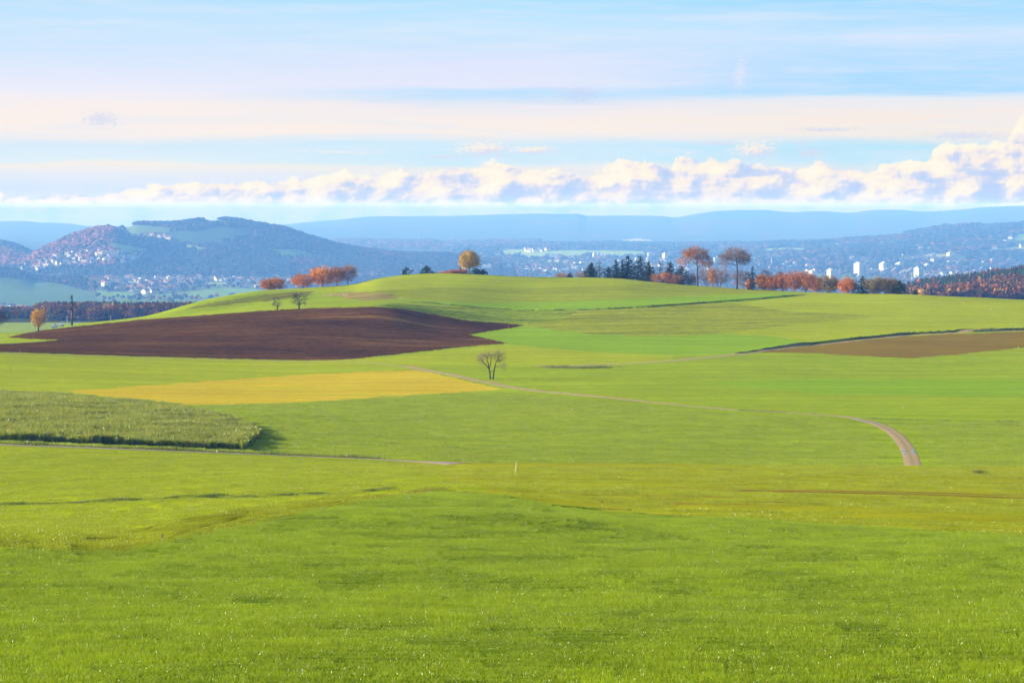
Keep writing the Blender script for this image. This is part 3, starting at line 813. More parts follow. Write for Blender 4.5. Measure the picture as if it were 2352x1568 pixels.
def tpl_clump(r, n=70):
    """crown of loose leaf clumps spread through an egg-shaped volume, unit height"""
    vs, fs = [], []
    lobes = r.normal(size=(6, 3)) * (0.17, 0.17, 0.15) + (0, 0, 0.58)
    for k in range(n):
        c_ = lobes[r.integers(6)] + r.normal(size=3) * (0.11, 0.11, 0.10)
        a, b = r.normal(size=3), r.normal(size=3)
        a /= np.linalg.norm(a)
        b -= a * (a @ b)
        b /= np.linalg.norm(b)
        s = 0.05 + r.random() * 0.07
        i = len(vs)
        vs += [c_ - a * s, c_ - b * s * 0.8, c_ + a * s, c_ + b * s]
        fs += [(i, i + 1, i + 2), (i, i + 2, i + 3)]
    return np.array(vs), np.array(fs)

def tpl_cone(r, tiers=4, n=7):
    vs, fs = [], []
    for k in range(tiers):
        z0, z1 = 0.06 + 0.86 * k / tiers, 0.06 + 0.86 * (k + 1.75) / tiers
        rad = 0.23 * (1 - k / tiers) ** 0.85 + 0.02
        i = len(vs)
        ph = r.random() * 6.28
        for j in range(n):
            q = ph + j * 6.283 / n
            rr = rad * (0.65 + 0.6 * r.random())
            vs.append((rr * math.cos(q), rr * math.sin(q), z0 - 0.03 + 0.06 * r.random()))
        vs.append((0, 0, min(1.0, z1)))
        fs += [(i + j, i + (j + 1) % n, i + n) for j in range(n)]
    return np.array(vs), np.array(fs)

_r = np.random.default_rng(3)
T_CLUMP = [tpl_clump(_r, 80) for _ in range(6)]
T_BROAD = [tpl_broad(_r, True) for _ in range(5)]
T_LOW = [tpl_broad(_r, False) for _ in range(5)]
T_CONE = [tpl_cone(_r, 5, 7) for _ in range(5)]
T_CONEL = [tpl_cone(_r, 3, 5) for _ in range(4)]
ORANGE = [(0.25, 0.08, 0.018), (0.20, 0.066, 0.018), (0.16, 0.058, 0.02), (0.28, 0.11, 0.022), (0.14, 0.06, 0.024)]
BROWN = [(0.10, 0.055, 0.03), (0.08, 0.05, 0.033), (0.115, 0.068, 0.034), (0.085, 0.066, 0.027)]
DARK = [(0.022, 0.045, 0.02), (0.03, 0.055, 0.022), (0.018, 0.036, 0.02), (0.035, 0.06, 0.02)]
KNOB = [(0.42, 0.14, 0.03), (0.36, 0.115, 0.03), (0.30, 0.10, 0.03), (0.22, 0.09, 0.04)]
GOLD = [(0.42, 0.24, 0.05), (0.36, 0.24, 0.06)]

def scatter(name, x, y, h, wid, kind, cols, broad, cone, sink=0.3, label=None, seed=0):
    """a wood that reads as one mass: many crowns in one mesh"""
    r = np.random.default_rng(seed + 101)
    z = ground_z(x, y) - sink
    V, FC, C = [], [], []
    off = 0
    for kd, tpls in ((0, broad), (1, cone)):
        for ti, (tv, tf) in enumerate(tpls):
            w = np.where((kind == kd) & (np.arange(len(x)) % len(tpls) == ti))[0]
            if not len(w):
                continue
            a = r.random(len(w)) * 6.283
            ca, sa = np.cos(a), np.sin(a)
            px = tv[None, :, 0] * ca[:, None] - tv[None, :, 1] * sa[:, None]
            py = tv[None, :, 0] * sa[:, None] + tv[None, :, 1] * ca[:, None]
            P = np.stack([px * wid[w, None] + x[w, None], py * wid[w, None] + y[w, None], tv[None, :, 2] * h[w, None] + z[w, None]], -1)
            V.append(P.reshape(-1, 3))
            FC.append((tf[None] + (off + np.arange(len(w)) * len(tv))[:, None, None]).reshape(-1, 3))
            c_ = cols[w][:, None, :] * (0.8 + 0.4 * r.random((len(w), len(tv), 1)))
            C.append(c_.reshape(-1, 3))
            off += len(w) * len(tv)
    o = mesh_obj(name, np.concatenate(V), np.concatenate(FC), [FOL], col=np.concatenate(C))
    tag(o, label, 'wood', kind='stuff')
    return o

def pick(r, n, *lists_weights):
    out = np.empty((n, 3))
    kind = np.zeros(n, int)
    ws = np.array([w for _, w, _ in lists_weights])
    ch = r.choice(len(ws), n, p=ws / ws.sum())
    for k, (l, _, kd) in enumerate(lists_weights):
        w = np.where(ch == k)[0]
        out[w] = np.array(l)[r.integers(len(l), size=len(w))]
        kind[w] = kd
    return out, kind

def sample(r, u0, u1, d0, d1, spacing):
    """even random points in a wedge of land"""
    area = (u1 - u0) / F * (d1 ** 2 - d0 ** 2) / 2
    n = int(area / spacing ** 2)
    d = np.sqrt(d0 ** 2 + r.random(n) * (d1 ** 2 - d0 ** 2))
    u = u0 + r.random(n) * (u1 - u0)
    return u, d, (u - U0) / F * d

def woods():
    r = np.random.default_rng(5)
    # left wood below the hill
    u, d, x = sample(r, 60, 560, 2330, 2950, 6.5)
    edge_ = 2360 + 60 * vnoise(u / 40, u * 0, 4) + np.clip((210 - u), 0, 200) * 0.9
    w = (d > edge_) & (u + (d - 2330) * 0.03 > 108)
    u, d, x = u[w], d[w], x[w]
    h = 12 + 7 * r.random(len(u))
    near = d < edge_[w] + 70
    cols, kind = pick(r, len(u), (DARK, 0.72, 1), (ORANGE, 0.08, 0), (BROWN, 0.2, 0))
    c2, k2 = pick(r, len(u), (ORANGE, 0.42, 0), (GOLD, 0.04, 0), (BROWN, 0.34, 0), (DARK, 0.2, 1))
    fringe = near | (u < 190 + 40 * r.random(len(u)))
    cols[fringe], kind[fringe] = c2[fringe], k2[fringe]
    wd = np.where(kind == 1, h * 0.75, h * 0.95)
    scatter('woodland', x, d, h, wd, kind, cols * 0.75, T_CLUMP, T_CONE, label='mixed autumn wood of orange beeches and dark spruces below the hill on the left', seed=1)
    # left foreground fringe low by the valley houses
    u, d, x = sample(r, -140, 78, 2600, 3600, 9)
    w = vnoise(x / 90, d / 90, 8) > 0.42
    u, d, x = u[w], d[w], x[w]
    h = 9 + 6 * r.random(len(u))
    cols, kind = pick(r, len(u), (ORANGE, 0.35, 0), (BROWN, 0.4, 0), (DARK, 0.25, 1))
    scatter('woodland', x, d, h, h * 0.9, kind, cols, T_CLUMP, T_CONE, label='low brown and orange wood by the valley houses at the left edge', seed=2)
    # right wood
    u, d, x = sample(r, 2040, 2520, 2080, 3000, 6.8)
    h = 15 + 8 * r.random(len(u))
    cols, kind = pick(r, len(u), (DARK, 0.88, 1), (ORANGE, 0.05, 0), (BROWN, 0.07, 0))
    c2, k2 = pick(r, len(u), (ORANGE, 0.45, 0), (GOLD, 0.04, 0), (BROWN, 0.33, 0), (DARK, 0.18, 1))
    fringe = d < 2260 + 200 * vnoise(u / 50, u * 0, 14)
    cols[fringe], kind[fringe] = c2[fringe], k2[fringe]
    back_ = (d > 2780) & (u > 2260)
    c3, k3 = pick(r, len(u), (ORANGE, 0.75, 0), (BROWN, 0.25, 0))
    cols[back_], kind[back_] = c3[back_], k3[back_]
    wd = np.where(kind == 1, h * 0.75, h * 0.9)
    scatter('woodland', x, d, h, wd, kind, cols, T_CLUMP, T_CONE, label='dark spruce wood edged with orange trees behind the crest on the right', seed=3)
    # forests on the hills
    for nm, u0, u1, d0, d1, sp, hh, mixes, lab in (
            ('forest', -160, 1180, 7600, 11000, 14.0, (10, 7), 0, 'bluish autumn forest covering the big hill on the left'),
            ('forest', 560, 1260, 14200, 16500, 25, (18, 8), 1, 'hazy reddish forest on the low ridge beyond the big hill'),
            ('forest', 1040, 1830, 11700, 15600, 27, (18, 8), 2, 'hazy dark forest around the pale meadows beyond the city'),
            ('forest', 1660, 2513, 9900, 14600, 25, (17, 9), 2, 'hazy forest patches on the long hill at the right')):
        u, d, x = sample(r, u0, u1, d0, d1, sp)
        z = ground_z(x, d)
        v = VH - F * z / d
        _c, op = far_cover(u, v, d, x)
        keep = ~op & seen(u, d, v - hh[0] * F / d)
        fl = (z < -236) & (mixes != 9)
        if mixes == 0:
            keep &= ~((v > 634) & (u > 185) & (u < 700) & (r.random(len(u)) > 0.04))
            keep &= ~(inside([(26, 613), (74, 603), (123, 590), (195, 575), (333, 578), (331, 588), (305, 605), (195, 613), (123, 613), (77, 628), (33, 623)], u, v) & (r.random(len(u)) > 0.35))
        else:
            keep &= ~(fl & (r.random(len(u)) > 0.2))
            keep &= ~((fbm(x / 310, d / 310, 91, 3) > 0.22) & (mixes == 2))
        u, d, x, v = u[keep], d[keep], x[keep], v[keep]
        h = hh[0] + hh[1] * r.random(len(u))
        pat = fbm(x / 250, d / 250, 95, 3)
        if mixes == 0:
            cols, kind = pick(r, len(u), (DARK, 0.45, 1), (DARK, 0.3, 0), (BROWN, 0.25, 0))
            c2, k2 = pick(r, len(u), (ORANGE, 0.55, 0), (BROWN, 0.33, 0), (DARK, 0.12, 1))
            w = pat > 0.4
            kn = (u < 268) & (d < 10270) & (v < 612) & (r.random(len(u)) < 0.8)
            c2[kn], k2[kn] = np.array(KNOB)[r.integers(4, size=int(kn.sum()))] / 0.85, 0
            w |= kn
        elif mixes == 1:
            cols, kind = pick(r, len(u), (DARK, 0.2, 1), (BROWN, 0.4, 0), (ORANGE, 0.4, 0))
            c2, k2 = pick(r, len(u), (ORANGE, 0.9, 0), (BROWN, 0.1, 0))
            w = pat > 0.1
        else:
            cols, kind = pick(r, len(u), (DARK, 0.45, 1), (DARK, 0.3, 0), (BROWN, 0.25, 0))
            c2, k2 = pick(r, len(u), (ORANGE, 0.45, 0), (BROWN, 0.55, 0))
            w = pat > 0.3
        cols[w], kind[w] = c2[w], k2[w]
        cols = cols * 0.55
        scatter(nm, x, d, h, h * np.where(kind == 1, 0.9, 1.05) * (1.25 if mixes == 0 else 1.35), kind, cols, T_BROAD if mixes == 0 else T_LOW, T_CONEL, label=lab, seed=10 + mixes)
    # town trees between the houses
    u, d, x = sample(r, 150, 2513, 6800, 12500, 34)
    z = ground_z(x, d)
    v = VH - F * z / d
    _c, op = far_cover(u, v, d, x)
    keep = ~op & (z < -230) & seen(u, d, v - 16 * F / d) & (vnoise(x / 160, d / 160, 44) > 0.3) & ~((u < 700) & (v > 630) & (r.random(len(u)) > 0.45))
    u, d, x = u[keep], d[keep], x[keep]
    h = 7 + 8 * r.random(len(u))
    cols, kind = pick(r, len(u), (ORANGE, 0.10, 0), (BROWN, 0.4, 0), (DARK, 0.5, 0))
    scatter('town_trees', x, d, h, h * 1.2, kind, cols, T_LOW, T_CONEL, label='autumn trees scattered between the houses of the valley towns', seed=30)
woods()
# ------------------------------------------------------------------ track, roads, puddles
def smooth_path(pts, step):
    p = np.array(pts, float)
    s = np.concatenate([[0], np.cumsum(np.hypot(np.diff(p[:, 0]), np.diff(p[:, 1])))])
    q = np.arange(0, s[-1], step)
    x = np.interp(q, s, p[:, 0])
    y = np.interp(q, s, p[:, 1])
    k = max(3, int(12 / step)) | 1
    ker = np.hanning(k + 2)[1:-1]
    ker /= ker.sum()
    pad = k // 2
    xs = np.convolve(np.concatenate([2 * x[0] - x[1:pad + 1][::-1], x, 2 * x[-1] - x[-pad - 1:-1][::-1]]), ker, 'valid')
    ys = np.convolve(np.concatenate([2 * y[0] - y[1:pad + 1][::-1], y, 2 * y[-1] - y[-pad - 1:-1][::-1]]), ker, 'valid')
    return np.stack([xs, ys], 1)

def path_of(line, lo, hi, step=1.0):
    return smooth_path([spot(u, v, lo, hi)[:2] for u, v in line], step)

def ribbon(name, path, width, mat, prof, colr, lift=0.06, jag=0.12, seed=0):
    """prof: offsets across (-1..1) ; colr: colour per offset"""
    r = np.random.default_rng(seed)
    d = np.gradient(path, axis=0)
    d /= np.linalg.norm(d, axis=1)[:, None]
    nrm = np.stack([-d[:, 1], d[:, 0]], 1)
    n, k = len(path), len(prof)
    off = np.array(prof) * width / 2
    P = path[:, None, :] + nrm[:, None, :] * off[None, :, None]
    P[:, 0] -= nrm * (r.random((n, 1)) * jag)
    P[:, -1] += nrm * (r.random((n, 1)) * jag)
    z = ground_z(P[..., 0].ravel(), P[..., 1].ravel()).reshape(n, k) + lift
    z[:, 0] -= lift * 0.8
    z[:, -1] -= lift * 0.8
    idx = np.arange(n * k).reshape(n, k)
    q = np.stack([idx[:-1, :-1], idx[1:, :-1], idx[1:, 1:], idx[:-1, 1:]], -1).reshape(-1, 4)
    c_ = np.broadcast_to(np.array(colr)[None], (n, k, 3)) * (0.85 + 0.3 * r.random((n, k, 1)))
    o = mesh_obj(name, np.concatenate([P, z[..., None]], -1).reshape(-1, 3), q, [mat], col=c_.reshape(-1, 3), smooth=True)
    tag(o, kind='structure')
    return o

def way_mat():
    m_, t = new_mat('gravel')
    at = t.n('ShaderNodeAttribute', attribute_name='Col')
    g = t.n('ShaderNodeNewGeometry')
    nz = t.noise(g.outputs['Position'], 1.3, 6, 0.7)
    hs = t.n('ShaderNodeHueSaturation')
    t.l(at.outputs[0], hs.inputs['Color'])
    t.put(hs.inputs['Value'], t.m('MULTIPLY_ADD', t.m('SUBTRACT', nz, 0.5), 0.9, 1.0))
    finish(t, hs.outputs[0], 0.9, 0.1, nz, 0.5, 0.05)
    return m_
GRAVEL = way_mat()
TAN, MED, EDGEC = (0.31, 0.21, 0.105), (0.235, 0.18, 0.07), (0.20, 0.19, 0.05)
trk = path_of(TRACK, 440, 900)
ribbon('track', trk, 3.0, GRAVEL, (-1, -0.8, -0.35, -0.12, 0.12, 0.35, 0.8, 1), (EDGEC, TAN, TAN, MED, MED, TAN, TAN, EDGEC), seed=1)
rd2 = path_of(ROAD2, 700, 1000)
ribbon('gravel_road', rd2, 3.2, GRAVEL, (-1, -0.8, 0, 0.8, 1), (EDGEC, TAN, TAN, TAN, EDGEC), 0.08, seed=2)
ROAD1 = [(-150, 1013), (0, 1021.5), (150, 1026), (300, 1032), (450, 1038), (600, 1044), (750, 1050), (870, 1055), (960, 1059.5), (1010, 1062), (1060, 1064.5)]
rd1 = path_of(ROAD1, 330, 450)
ASPH = (0.25, 0.185, 0.15)
ribbon('road', rd1, 3.6, GRAVEL, (-1, -0.93, 0, 0.93, 1), (EDGEC, ASPH, ASPH, ASPH, EDGEC), 0.06, 0.08, seed=3)
PTH = [(0, 811.5), (200, 817), (400, 823), (600, 828.5), (700, 830.5), (780, 830), (860, 834), (926, 841)]
ribbon('path', path_of(PTH, 690, 950), 1.5, GRAVEL, (-1, -0.5, 0, 0.5, 1), (EDGEC, (0.30, 0.22, 0.1), MED, (0.30, 0.22, 0.1), EDGEC), 0.07, seed=4)

def water_mat():
    m_, t = new_mat('still_water')
    finish(t, (0.02, 0.022, 0.02), 0.03, 1.0)
    return m_
WATER = water_mat()
def puddle(x, y, a, b, rz, seed):
    r = np.random.default_rng(seed)
    q = np.arange(18) / 18 * 6.2832
    rad = 1 + 0.22 * np.sin(q * 2 + r.random() * 6) + 0.16 * np.sin(q * 3 + r.random() * 6)
    px, py = a * rad * np.cos(q), b * rad * np.sin(q)
    X = x + px * math.cos(rz) - py * math.sin(rz)
    Y = y + px * math.sin(rz) + py * math.cos(rz)
    z = float(ground_z(x, y)[0]) + 0.085
    v = np.concatenate([np.stack([X, Y, np.full(18, z)], 1), [(x, y, z)]])
    f = np.array([(i, (i + 1) % 18, 18) for i in range(18)])
    tag(mesh_obj('puddle', v, f, [WATER]), kind='structure')
def along(path, x, y):
    i = int(np.argmin((path[:, 0] - x) ** 2 + (path[:, 1] - y) ** 2))
    i = min(max(i, 1), len(path) - 2)
    d = path[i + 1] - path[i - 1]
    return path[i], d / np.linalg.norm(d)
for k, (u, v, side, ln) in enumerate(((2074, 1036, -0.95, 2.6), (2075, 1043, -0.95, 1.2), (2101, 1036, 0.95, 1.6), (2103, 1042, 0.95, 0.9), (2013, 972, 0.6, 1.3), (1958, 962, -0.6, 1.2), (1970, 965, -0.7, 1.4), (1986, 969, -0.8, 0.8))):
    X, Y, Z = spot(u, v, 440, 900)
    c_, dr = along(trk, X, Y)
    nr = np.array([-dr[1], dr[0]])
    if nr[0] < 0:
        nr = -nr
    puddle(c_[0] + nr[0] * side, c_[1] + nr[1] * side, ln, 0.33, math.atan2(dr[1], dr[0]), k)

# ------------------------------------------------------------------ grass and crops
def blade_mat(name, rough=0.5, spec=0.10, transl=0.4):
    m_, t = new_mat(name)
    at = t.n('ShaderNodeAttribute', attribute_name='Col')
    oi = t.n('ShaderNodeObjectInfo')
    hs = t.n('ShaderNodeHueSaturation')
    t.l(at.outputs[0], hs.inputs['Color'])
    t.put(hs.inputs['Value'], t.m('MULTIPLY_ADD', oi.outputs['Random'], 0.3, 0.85))
    gi = t.n('ShaderNodeNewGeometry')
    shiny = t.mr(gi.outputs['Random Per Island'], 0.60, 0.66)
    finish(t, hs.outputs[0], t.m('MULTIPLY_ADD', shiny, 0.30 - rough, rough), t.m('MULTIPLY_ADD', shiny, 0.45, spec), transl=transl)
    return m_
BLADE = blade_mat('grass_blade')
STALK = blade_mat('crop_leaf', 0.5, 0.08, 0.35)

def blades(r, n, size, h0, h1, w, cols, lean=0.5, tip=(1.25, 1.12, 1.2)):
    x, y = (r.random(n) - 0.5) * size, (r.random(n) - 0.5) * size
    h = h0 + (h1 - h0) * r.random(n)
    a, b = r.random(n) * 6.283, r.random(n) * 6.283
    dx, dy = np.cos(a), np.sin(a)
    ln = h * lean * r.random(n)
    lx, ly = np.cos(b) * ln, np.sin(b) * ln
    ww = w * (0.7 + 0.6 * r.random(n)) / 2
    z0 = np.full(n, -0.02)
    P = np.stack([np.stack([x - dx * ww, y - dy * ww, z0], -1), np.stack([x + dx * ww, y + dy * ww, z0], -1),
                  np.stack([x + lx * 0.4 + dx * ww * 0.9, y + ly * 0.4 + dy * ww * 0.9, h * 0.6], -1), np.stack([x + lx * 0.4 - dx * ww * 0.9, y + ly * 0.4 - dy * ww * 0.9, h * 0.6], -1),
                  np.stack([x + lx * 1.2, y + ly * 1.2, h * (1.0 - 0.25 * (ln / h))], -1)], 1)
    i = np.arange(n)[:, None] * 5
    q = i + np.array([[0, 1, 2, 3]])
    t_ = i + np.array([[3, 2, 4]])
    c0 = np.array(cols)[r.integers(len(cols), size=n)]
    C = np.stack([c0 * 0.6, c0 * 0.6, c0, c0, c0 * tip], 1)  # blade feet coloured darker as shade low in the grass, tips lighter
    return P.reshape(-1, 3), [q, t_], C.reshape(-1, 3)

def hidden_mesh(name, parts, mat):
    """mesh data for instancing only; never linked to the scene by itself"""
    V, Q, T, C = [], [], [], []
    off = 0
    for P, fl, c_ in parts:
        V.append(P)
        C.append(c_)
        Q.append(fl[0] + off)
        T.append(fl[1] + off)
        off += len(P)
    o = mesh_obj(name, np.concatenate(V), [np.concatenate(Q), np.concatenate(T)], [mat], col=np.concatenate(C))
    COL.objects.unlink(o)
    return o

def strew(name, label, x, y, z, patches, sz, sxy, cat='grass'):
    """one object that lays copies of grass patches over the ground"""
    r = np.random.default_rng(len(x))
    n = len(x)
    me = bpy.data.meshes.new(name)
    me.vertices.add(n)
    me.vertices.foreach_set('co', np.stack([x, y, z], 1).astype(np.float32).ravel())
    for an, tp, val in (('rz', 'FLOAT', (r.integers(0, 4, n) * 1.5708 + (r.random(n) - 0.5) * 0.5).astype(np.float32)), ('sz', 'FLOAT', sz.astype(np.float32)), ('sxy', 'FLOAT', sxy.astype(np.float32)), ('pk', 'INT', r.integers(0, len(patches), n).astype(np.int32))):
        a = me.attributes.new(an, tp, 'POINT')
        a.data.foreach_set('value', val)
    o = bpy.data.objects.new(name, me)
    COL.objects.link(o)
    tag(o, label, cat, kind='stuff')
    ng = bpy.data.node_groups.new(name, 'GeometryNodeTree')
    ng.interface.new_socket('Geometry', in_out='INPUT', socket_type='NodeSocketGeometry')
    ng.interface.new_socket('Geometry', in_out='OUTPUT', socket_type='NodeSocketGeometry')
    N, L = ng.nodes, ng.links
    gi, go = N.new('NodeGroupInput'), N.new('NodeGroupOutput')
    m2p = N.new('GeometryNodeMeshToPoints')
    L.new(gi.outputs[0], m2p.inputs[0])
    jn = N.new('GeometryNodeJoinGeometry')
    for p in patches[::-1]:
        oi = N.new('GeometryNodeObjectInfo')
        oi.inputs[0].default_value = p
        oi.inputs[1].default_value = True
        L.new(oi.outputs['Geometry'], jn.inputs[0])
    ip = N.new('GeometryNodeInstanceOnPoints')
    L.new(m2p.outputs[0], ip.inputs['Points'])
    L.new(jn.outputs[0], ip.inputs['Instance'])
    ip.inputs['Pick Instance'].default_value = True
    def attr(an, dt):
        q = N.new('GeometryNodeInputNamedAttribute')
        q.data_type = dt
        q.inputs[0].default_value = an
        return q.outputs[0]
    L.new(attr('pk', 'INT'), ip.inputs['Instance Index'])
    ce = N.new('ShaderNodeCombineXYZ')
    L.new(attr('rz', 'FLOAT'), ce.inputs[2])
    L.new(ce.outputs[0], ip.inputs['Rotation'])
    cs = N.new('ShaderNodeCombineXYZ')
    s1 = attr('sxy', 'FLOAT')
    L.new(s1, cs.inputs[0])
    L.new(s1, cs.inputs[1])
    L.new(attr('sz', 'FLOAT'), cs.inputs[2])
    L.new(cs.outputs[0], ip.inputs['Scale'])
    L.new(ip.outputs[0], go.inputs[0])
    md = o.modifiers.new('strew', 'NODES')
    md.node_group = ng
    return o

def lattice(r, d0, d1, step, u0=-150, u1=2510):
    X, Y = [], []
    y = d0
    while y < d1:
        xs = np.arange((u0 - U0) / F * y, (u1 - U0) / F * y, step)
        X.append(xs + (r.random(len(xs)) - 0.5) * step * 0.4)
        Y.append(y + (r.random(len(xs)) - 0.5) * step * 0.4)
        y += step
    x, y = np.concatenate(X), np.concatenate(Y)
    z = ground_z(x, y)
    return x, y, z, U0 + F * x / y, VH - F * z / y

def grass():
    r = np.random.default_rng(21)
    G1 = [(0.21, 0.325, 0.004), (0.25, 0.345, 0.004), (0.285, 0.36, 0.006), (0.165, 0.285, 0.004), (0.31, 0.35, 0.012)]
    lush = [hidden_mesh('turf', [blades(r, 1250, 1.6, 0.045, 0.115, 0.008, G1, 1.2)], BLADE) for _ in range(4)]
    eu = np.array([q[0] for q in EDGE], float)
    ed = np.array([q[1] for q in EDGE], float)
    ev = np.array([q[2] for q in EDGE], float)
    x, y, z, u, v = lattice(r, 62, 229, 1.35, -700, 3060)
    k = (v > np.interp(u, eu, ev) - 0.5) & (y < np.interp(u, eu, ed) + 3)
    x, y, z = x[k], y[k], z[k]
    hmap = 1.0 + 1.3 * fbm(x / 2.6, y / 3.6, 31, 3) + 0.5 * fbm(x / 14, y / 11, 37, 2)
    strew('grass', 'long glossy green grass covering the near slope', x, y, z, lush, np.clip(hmap, 0.25, 2.3), np.full(len(x), 1.0))
    # short young crop in rows beyond the meadow edge
    G2 = [(0.29, 0.335, 0.006), (0.33, 0.36, 0.008), (0.245, 0.315, 0.006)]
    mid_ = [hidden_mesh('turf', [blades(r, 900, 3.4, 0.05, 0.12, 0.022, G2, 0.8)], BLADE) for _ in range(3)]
    x, y, z, u, v = lattice(r, 150, 400, 3.0, -350, 2750)
    stripe = fbm(x / 60, (y - 0.03 * x) / 3.0, 61, 3)
    k = (v < np.interp(u, eu, ev) + 1) & (np.abs(v - np.interp(u, [p[0] for p in ROAD1], [p[1] for p in ROAD1])) > 7) & ~((v < 1066) & (u < 1050) & (y > 372) & (v < np.interp(u, [p[0] for p in ROAD1], [p[1] for p in ROAD1])))
    cc, al = (x * 52 - y * 9) / 52.8, (x * 9 + y * 52) / 52.8
    row2 = fbm(cc / 1.5, al / 45, 65, 3) + 0.2 * fbm(x / 3, y / 3, 66, 2)
    k &= ~((u < 1050) & inside([(-200, 1300), (-200, 1240), (60, 1232), (250, 1215), (420, 1184), (600, 1156), (760, 1139), (905, 1131), (1000, 1118), (1100, 1130), (1100, 1300)], u, v) & (row2 > 0.10))
    k &= ~((u > 900) & (stripe + 0.25 * fbm(x / 4, y / 4, 63, 2) > 0.07))
    x, y, z = x[k], y[k], z[k]
    strew('young_crop', 'short lime green shoots growing in rows in front of the road', x, y, z, mid_, 0.7 + 0.5 * r.random(len(x)), np.full(len(x), 1.0), 'crop')
    # valley meadow
    G3 = [(0.22, 0.30, 0.004), (0.265, 0.325, 0.005), (0.295, 0.335, 0.006)]
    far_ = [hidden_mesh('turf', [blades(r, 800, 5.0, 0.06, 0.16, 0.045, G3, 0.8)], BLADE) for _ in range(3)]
    x, y, z, u, v = lattice(r, 405, 690, 4.6, -250, 2650)
    tv = np.interp(u, [p[0] for p in TRACK], [p[1] for p in TRACK])
    k = inside(ZONES[1][2], u, v) & ~((np.abs(v - tv) < 9) & (u > 920) & (u < 2110) & ~((u > 2030) & (np.abs(v - tv) > 0)))
    c2 = np.array([along(trk, a, b)[0] for a, b in zip(x, y)])
    k &= np.hypot(c2[:, 0] - x, c2[:, 1] - y) > 4.6
    k &= ~inside(CORN, u, v)
    x, y, z = x[k], y[k], z[k]
    strew('valley_grass', 'green grass of the wide valley meadow below the track', x, y, z, far_, 0.6 + 0.6 * r.random(len(x)), np.full(len(x), 1.0))

CORN = [(-150, 1005), (0, 1012), (250, 1021), (548, 1033), (592, 992), (520, 968), (430, 944), (300, 929), (150, 914), (0, 906), (-150, 899)]
def crop():
    r = np.random.default_rng(22)
    G = [(0.20, 0.28, 0.008), (0.23, 0.29, 0.010), (0.13, 0.23, 0.010), (0.19, 0.27, 0.008), (0.27, 0.28, 0.02), (0.36, 0.27, 0.08)]
    def plants(n, size):
        parts = []
        for _ in range(n):
            px, py = (r.random(2) - 0.5) * size
            hh = 0.75 + 0.5 * r.random()
            P, fl, C = blades(r, 16, 0.35, 0.7 * hh, 1.75 * hh, 0.07, G, 0.55)
            P = P + np.array([px, py, 0])
            parts.append((P, fl, C))
            P, fl, C = blades(r, 10, 0.5, 0.25 * hh, 0.5 * hh, 0.10, G, 1.3)
            parts.append((P + np.array([px, py, 0.75 * hh + 0.3 * r.random()]), fl, C))
        return parts
    pt = [hidden_mesh('crop_patch', plants(34, 3.2), STALK) for _ in range(4)]
    x, y, z, u, v = lattice(r, 400, 730, 2.5, -150, 640)
    k = inside(CORN, u, v) & ~((fbm(x / 3, y / 6, 67, 3) > 0.5))
    x, y, z = x[k], y[k], z[k]
    s = 0.95 + 0.45 * fbm(x / 7, y / 9, 69, 3)
    strew('tall_crop', 'dense stand of tall green cover crop behind the asphalt road', x, y, z, pt, np.clip(s, 0.55, 1.35), np.full(len(x), 1.0), 'crop')

def verge(name, label, path, width, h0, h1, per_m, cols, wblade=0.05, gaps=0.0, seed=0):
    """strip of rough tall grass along a line"""
    r = np.random.default_rng(200 + seed)
    s = np.concatenate([[0], np.cumsum(np.hypot(*np.diff(path, axis=0).T))])
    n = int(s[-1] * per_m)
    q = r.random(n) * s[-1]
    q = q[fbm(q / 6.0, q * 0, 7 + seed, 3) > gaps - 0.75] if gaps else q
    n = len(q)
    x = np.interp(q, s, path[:, 0]) + r.normal(size=n) * width / 2
    y = np.interp(q, s, path[:, 1]) + r.normal(size=n) * width / 2
    P, fl, C = blades(r, n, 0.0, h0, h1, wblade, cols, 0.9)
    P = P.reshape(n, 5, 3) * np.array([1, 1, 1]) + np.stack([x, y, ground_z(x, y)], 1)[:, None, :]
    hm = np.clip(0.8 + 0.7 * fbm(q / 3.0, q * 0, 17 + seed, 2), 0.3, 1.6)
    P[:, :, 2] = ground_z(x, y)[:, None] + (P[:, :, 2] - ground_z(x, y)[:, None]) * hm[:, None]
    o = mesh_obj(name, P.reshape(-1, 3), fl, [STALK], col=C)
    tag(o, label, 'grass', kind='stuff')
grass()
crop()
VG = [(0.06, 0.11, 0.014), (0.085, 0.135, 0.015), (0.11, 0.14, 0.02)]
VB = [(0.10, 0.10, 0.03), (0.16, 0.12, 0.04), (0.09, 0.12, 0.02)]
def shift(path, dy):
    return path + np.array([0, dy])
verge('rough_grass', 'rough dark grass verge between the asphalt road and the tall crop', shift(rd1, 4.2)[:int(len(rd1) * 0.72)], 2.6, 0.35, 0.9, 130, [(0.14, 0.21, 0.012), (0.18, 0.23, 0.014), (0.11, 0.17, 0.012), (0.2, 0.19, 0.03)], 0.07, seed=1)
verge('rough_grass', 'uneven grass darkened for shade along the furrow in the left field', path_of(FURROW, 235, 340), 0.8, 0.12, 0.42, 260, VG, 0.03, 0.25, seed=2)  # dark blades take the place of the ditch step's shade
verge('rough_grass', 'grassy bank darkened for shade above the gravel road on the right', shift(path_of([p for p in ROAD2 if p[0] > 1690], 700, 1000), 2.6), 0.8, 0.15, 0.5, 120, VG, 0.08, seed=3)  # dark blade colour stands for the shaded face of the bank
verge('rough_grass', 'dark grass edge below the bright crop strip on the hill', path_of(LINE3, 960, 1290), 0.8, 0.2, 0.5, 60, VG, 0.10, 0.55, seed=4)
verge('rough_grass', 'brownish tussocks along the far edge of the striped field at the right', path_of([(2200, 1086.5), (2260, 1088), (2352, 1090), (2450, 1092)], 280, 345), 0.6, 0.2, 0.6, 120, VB, 0.03, 0.75, seed=5)
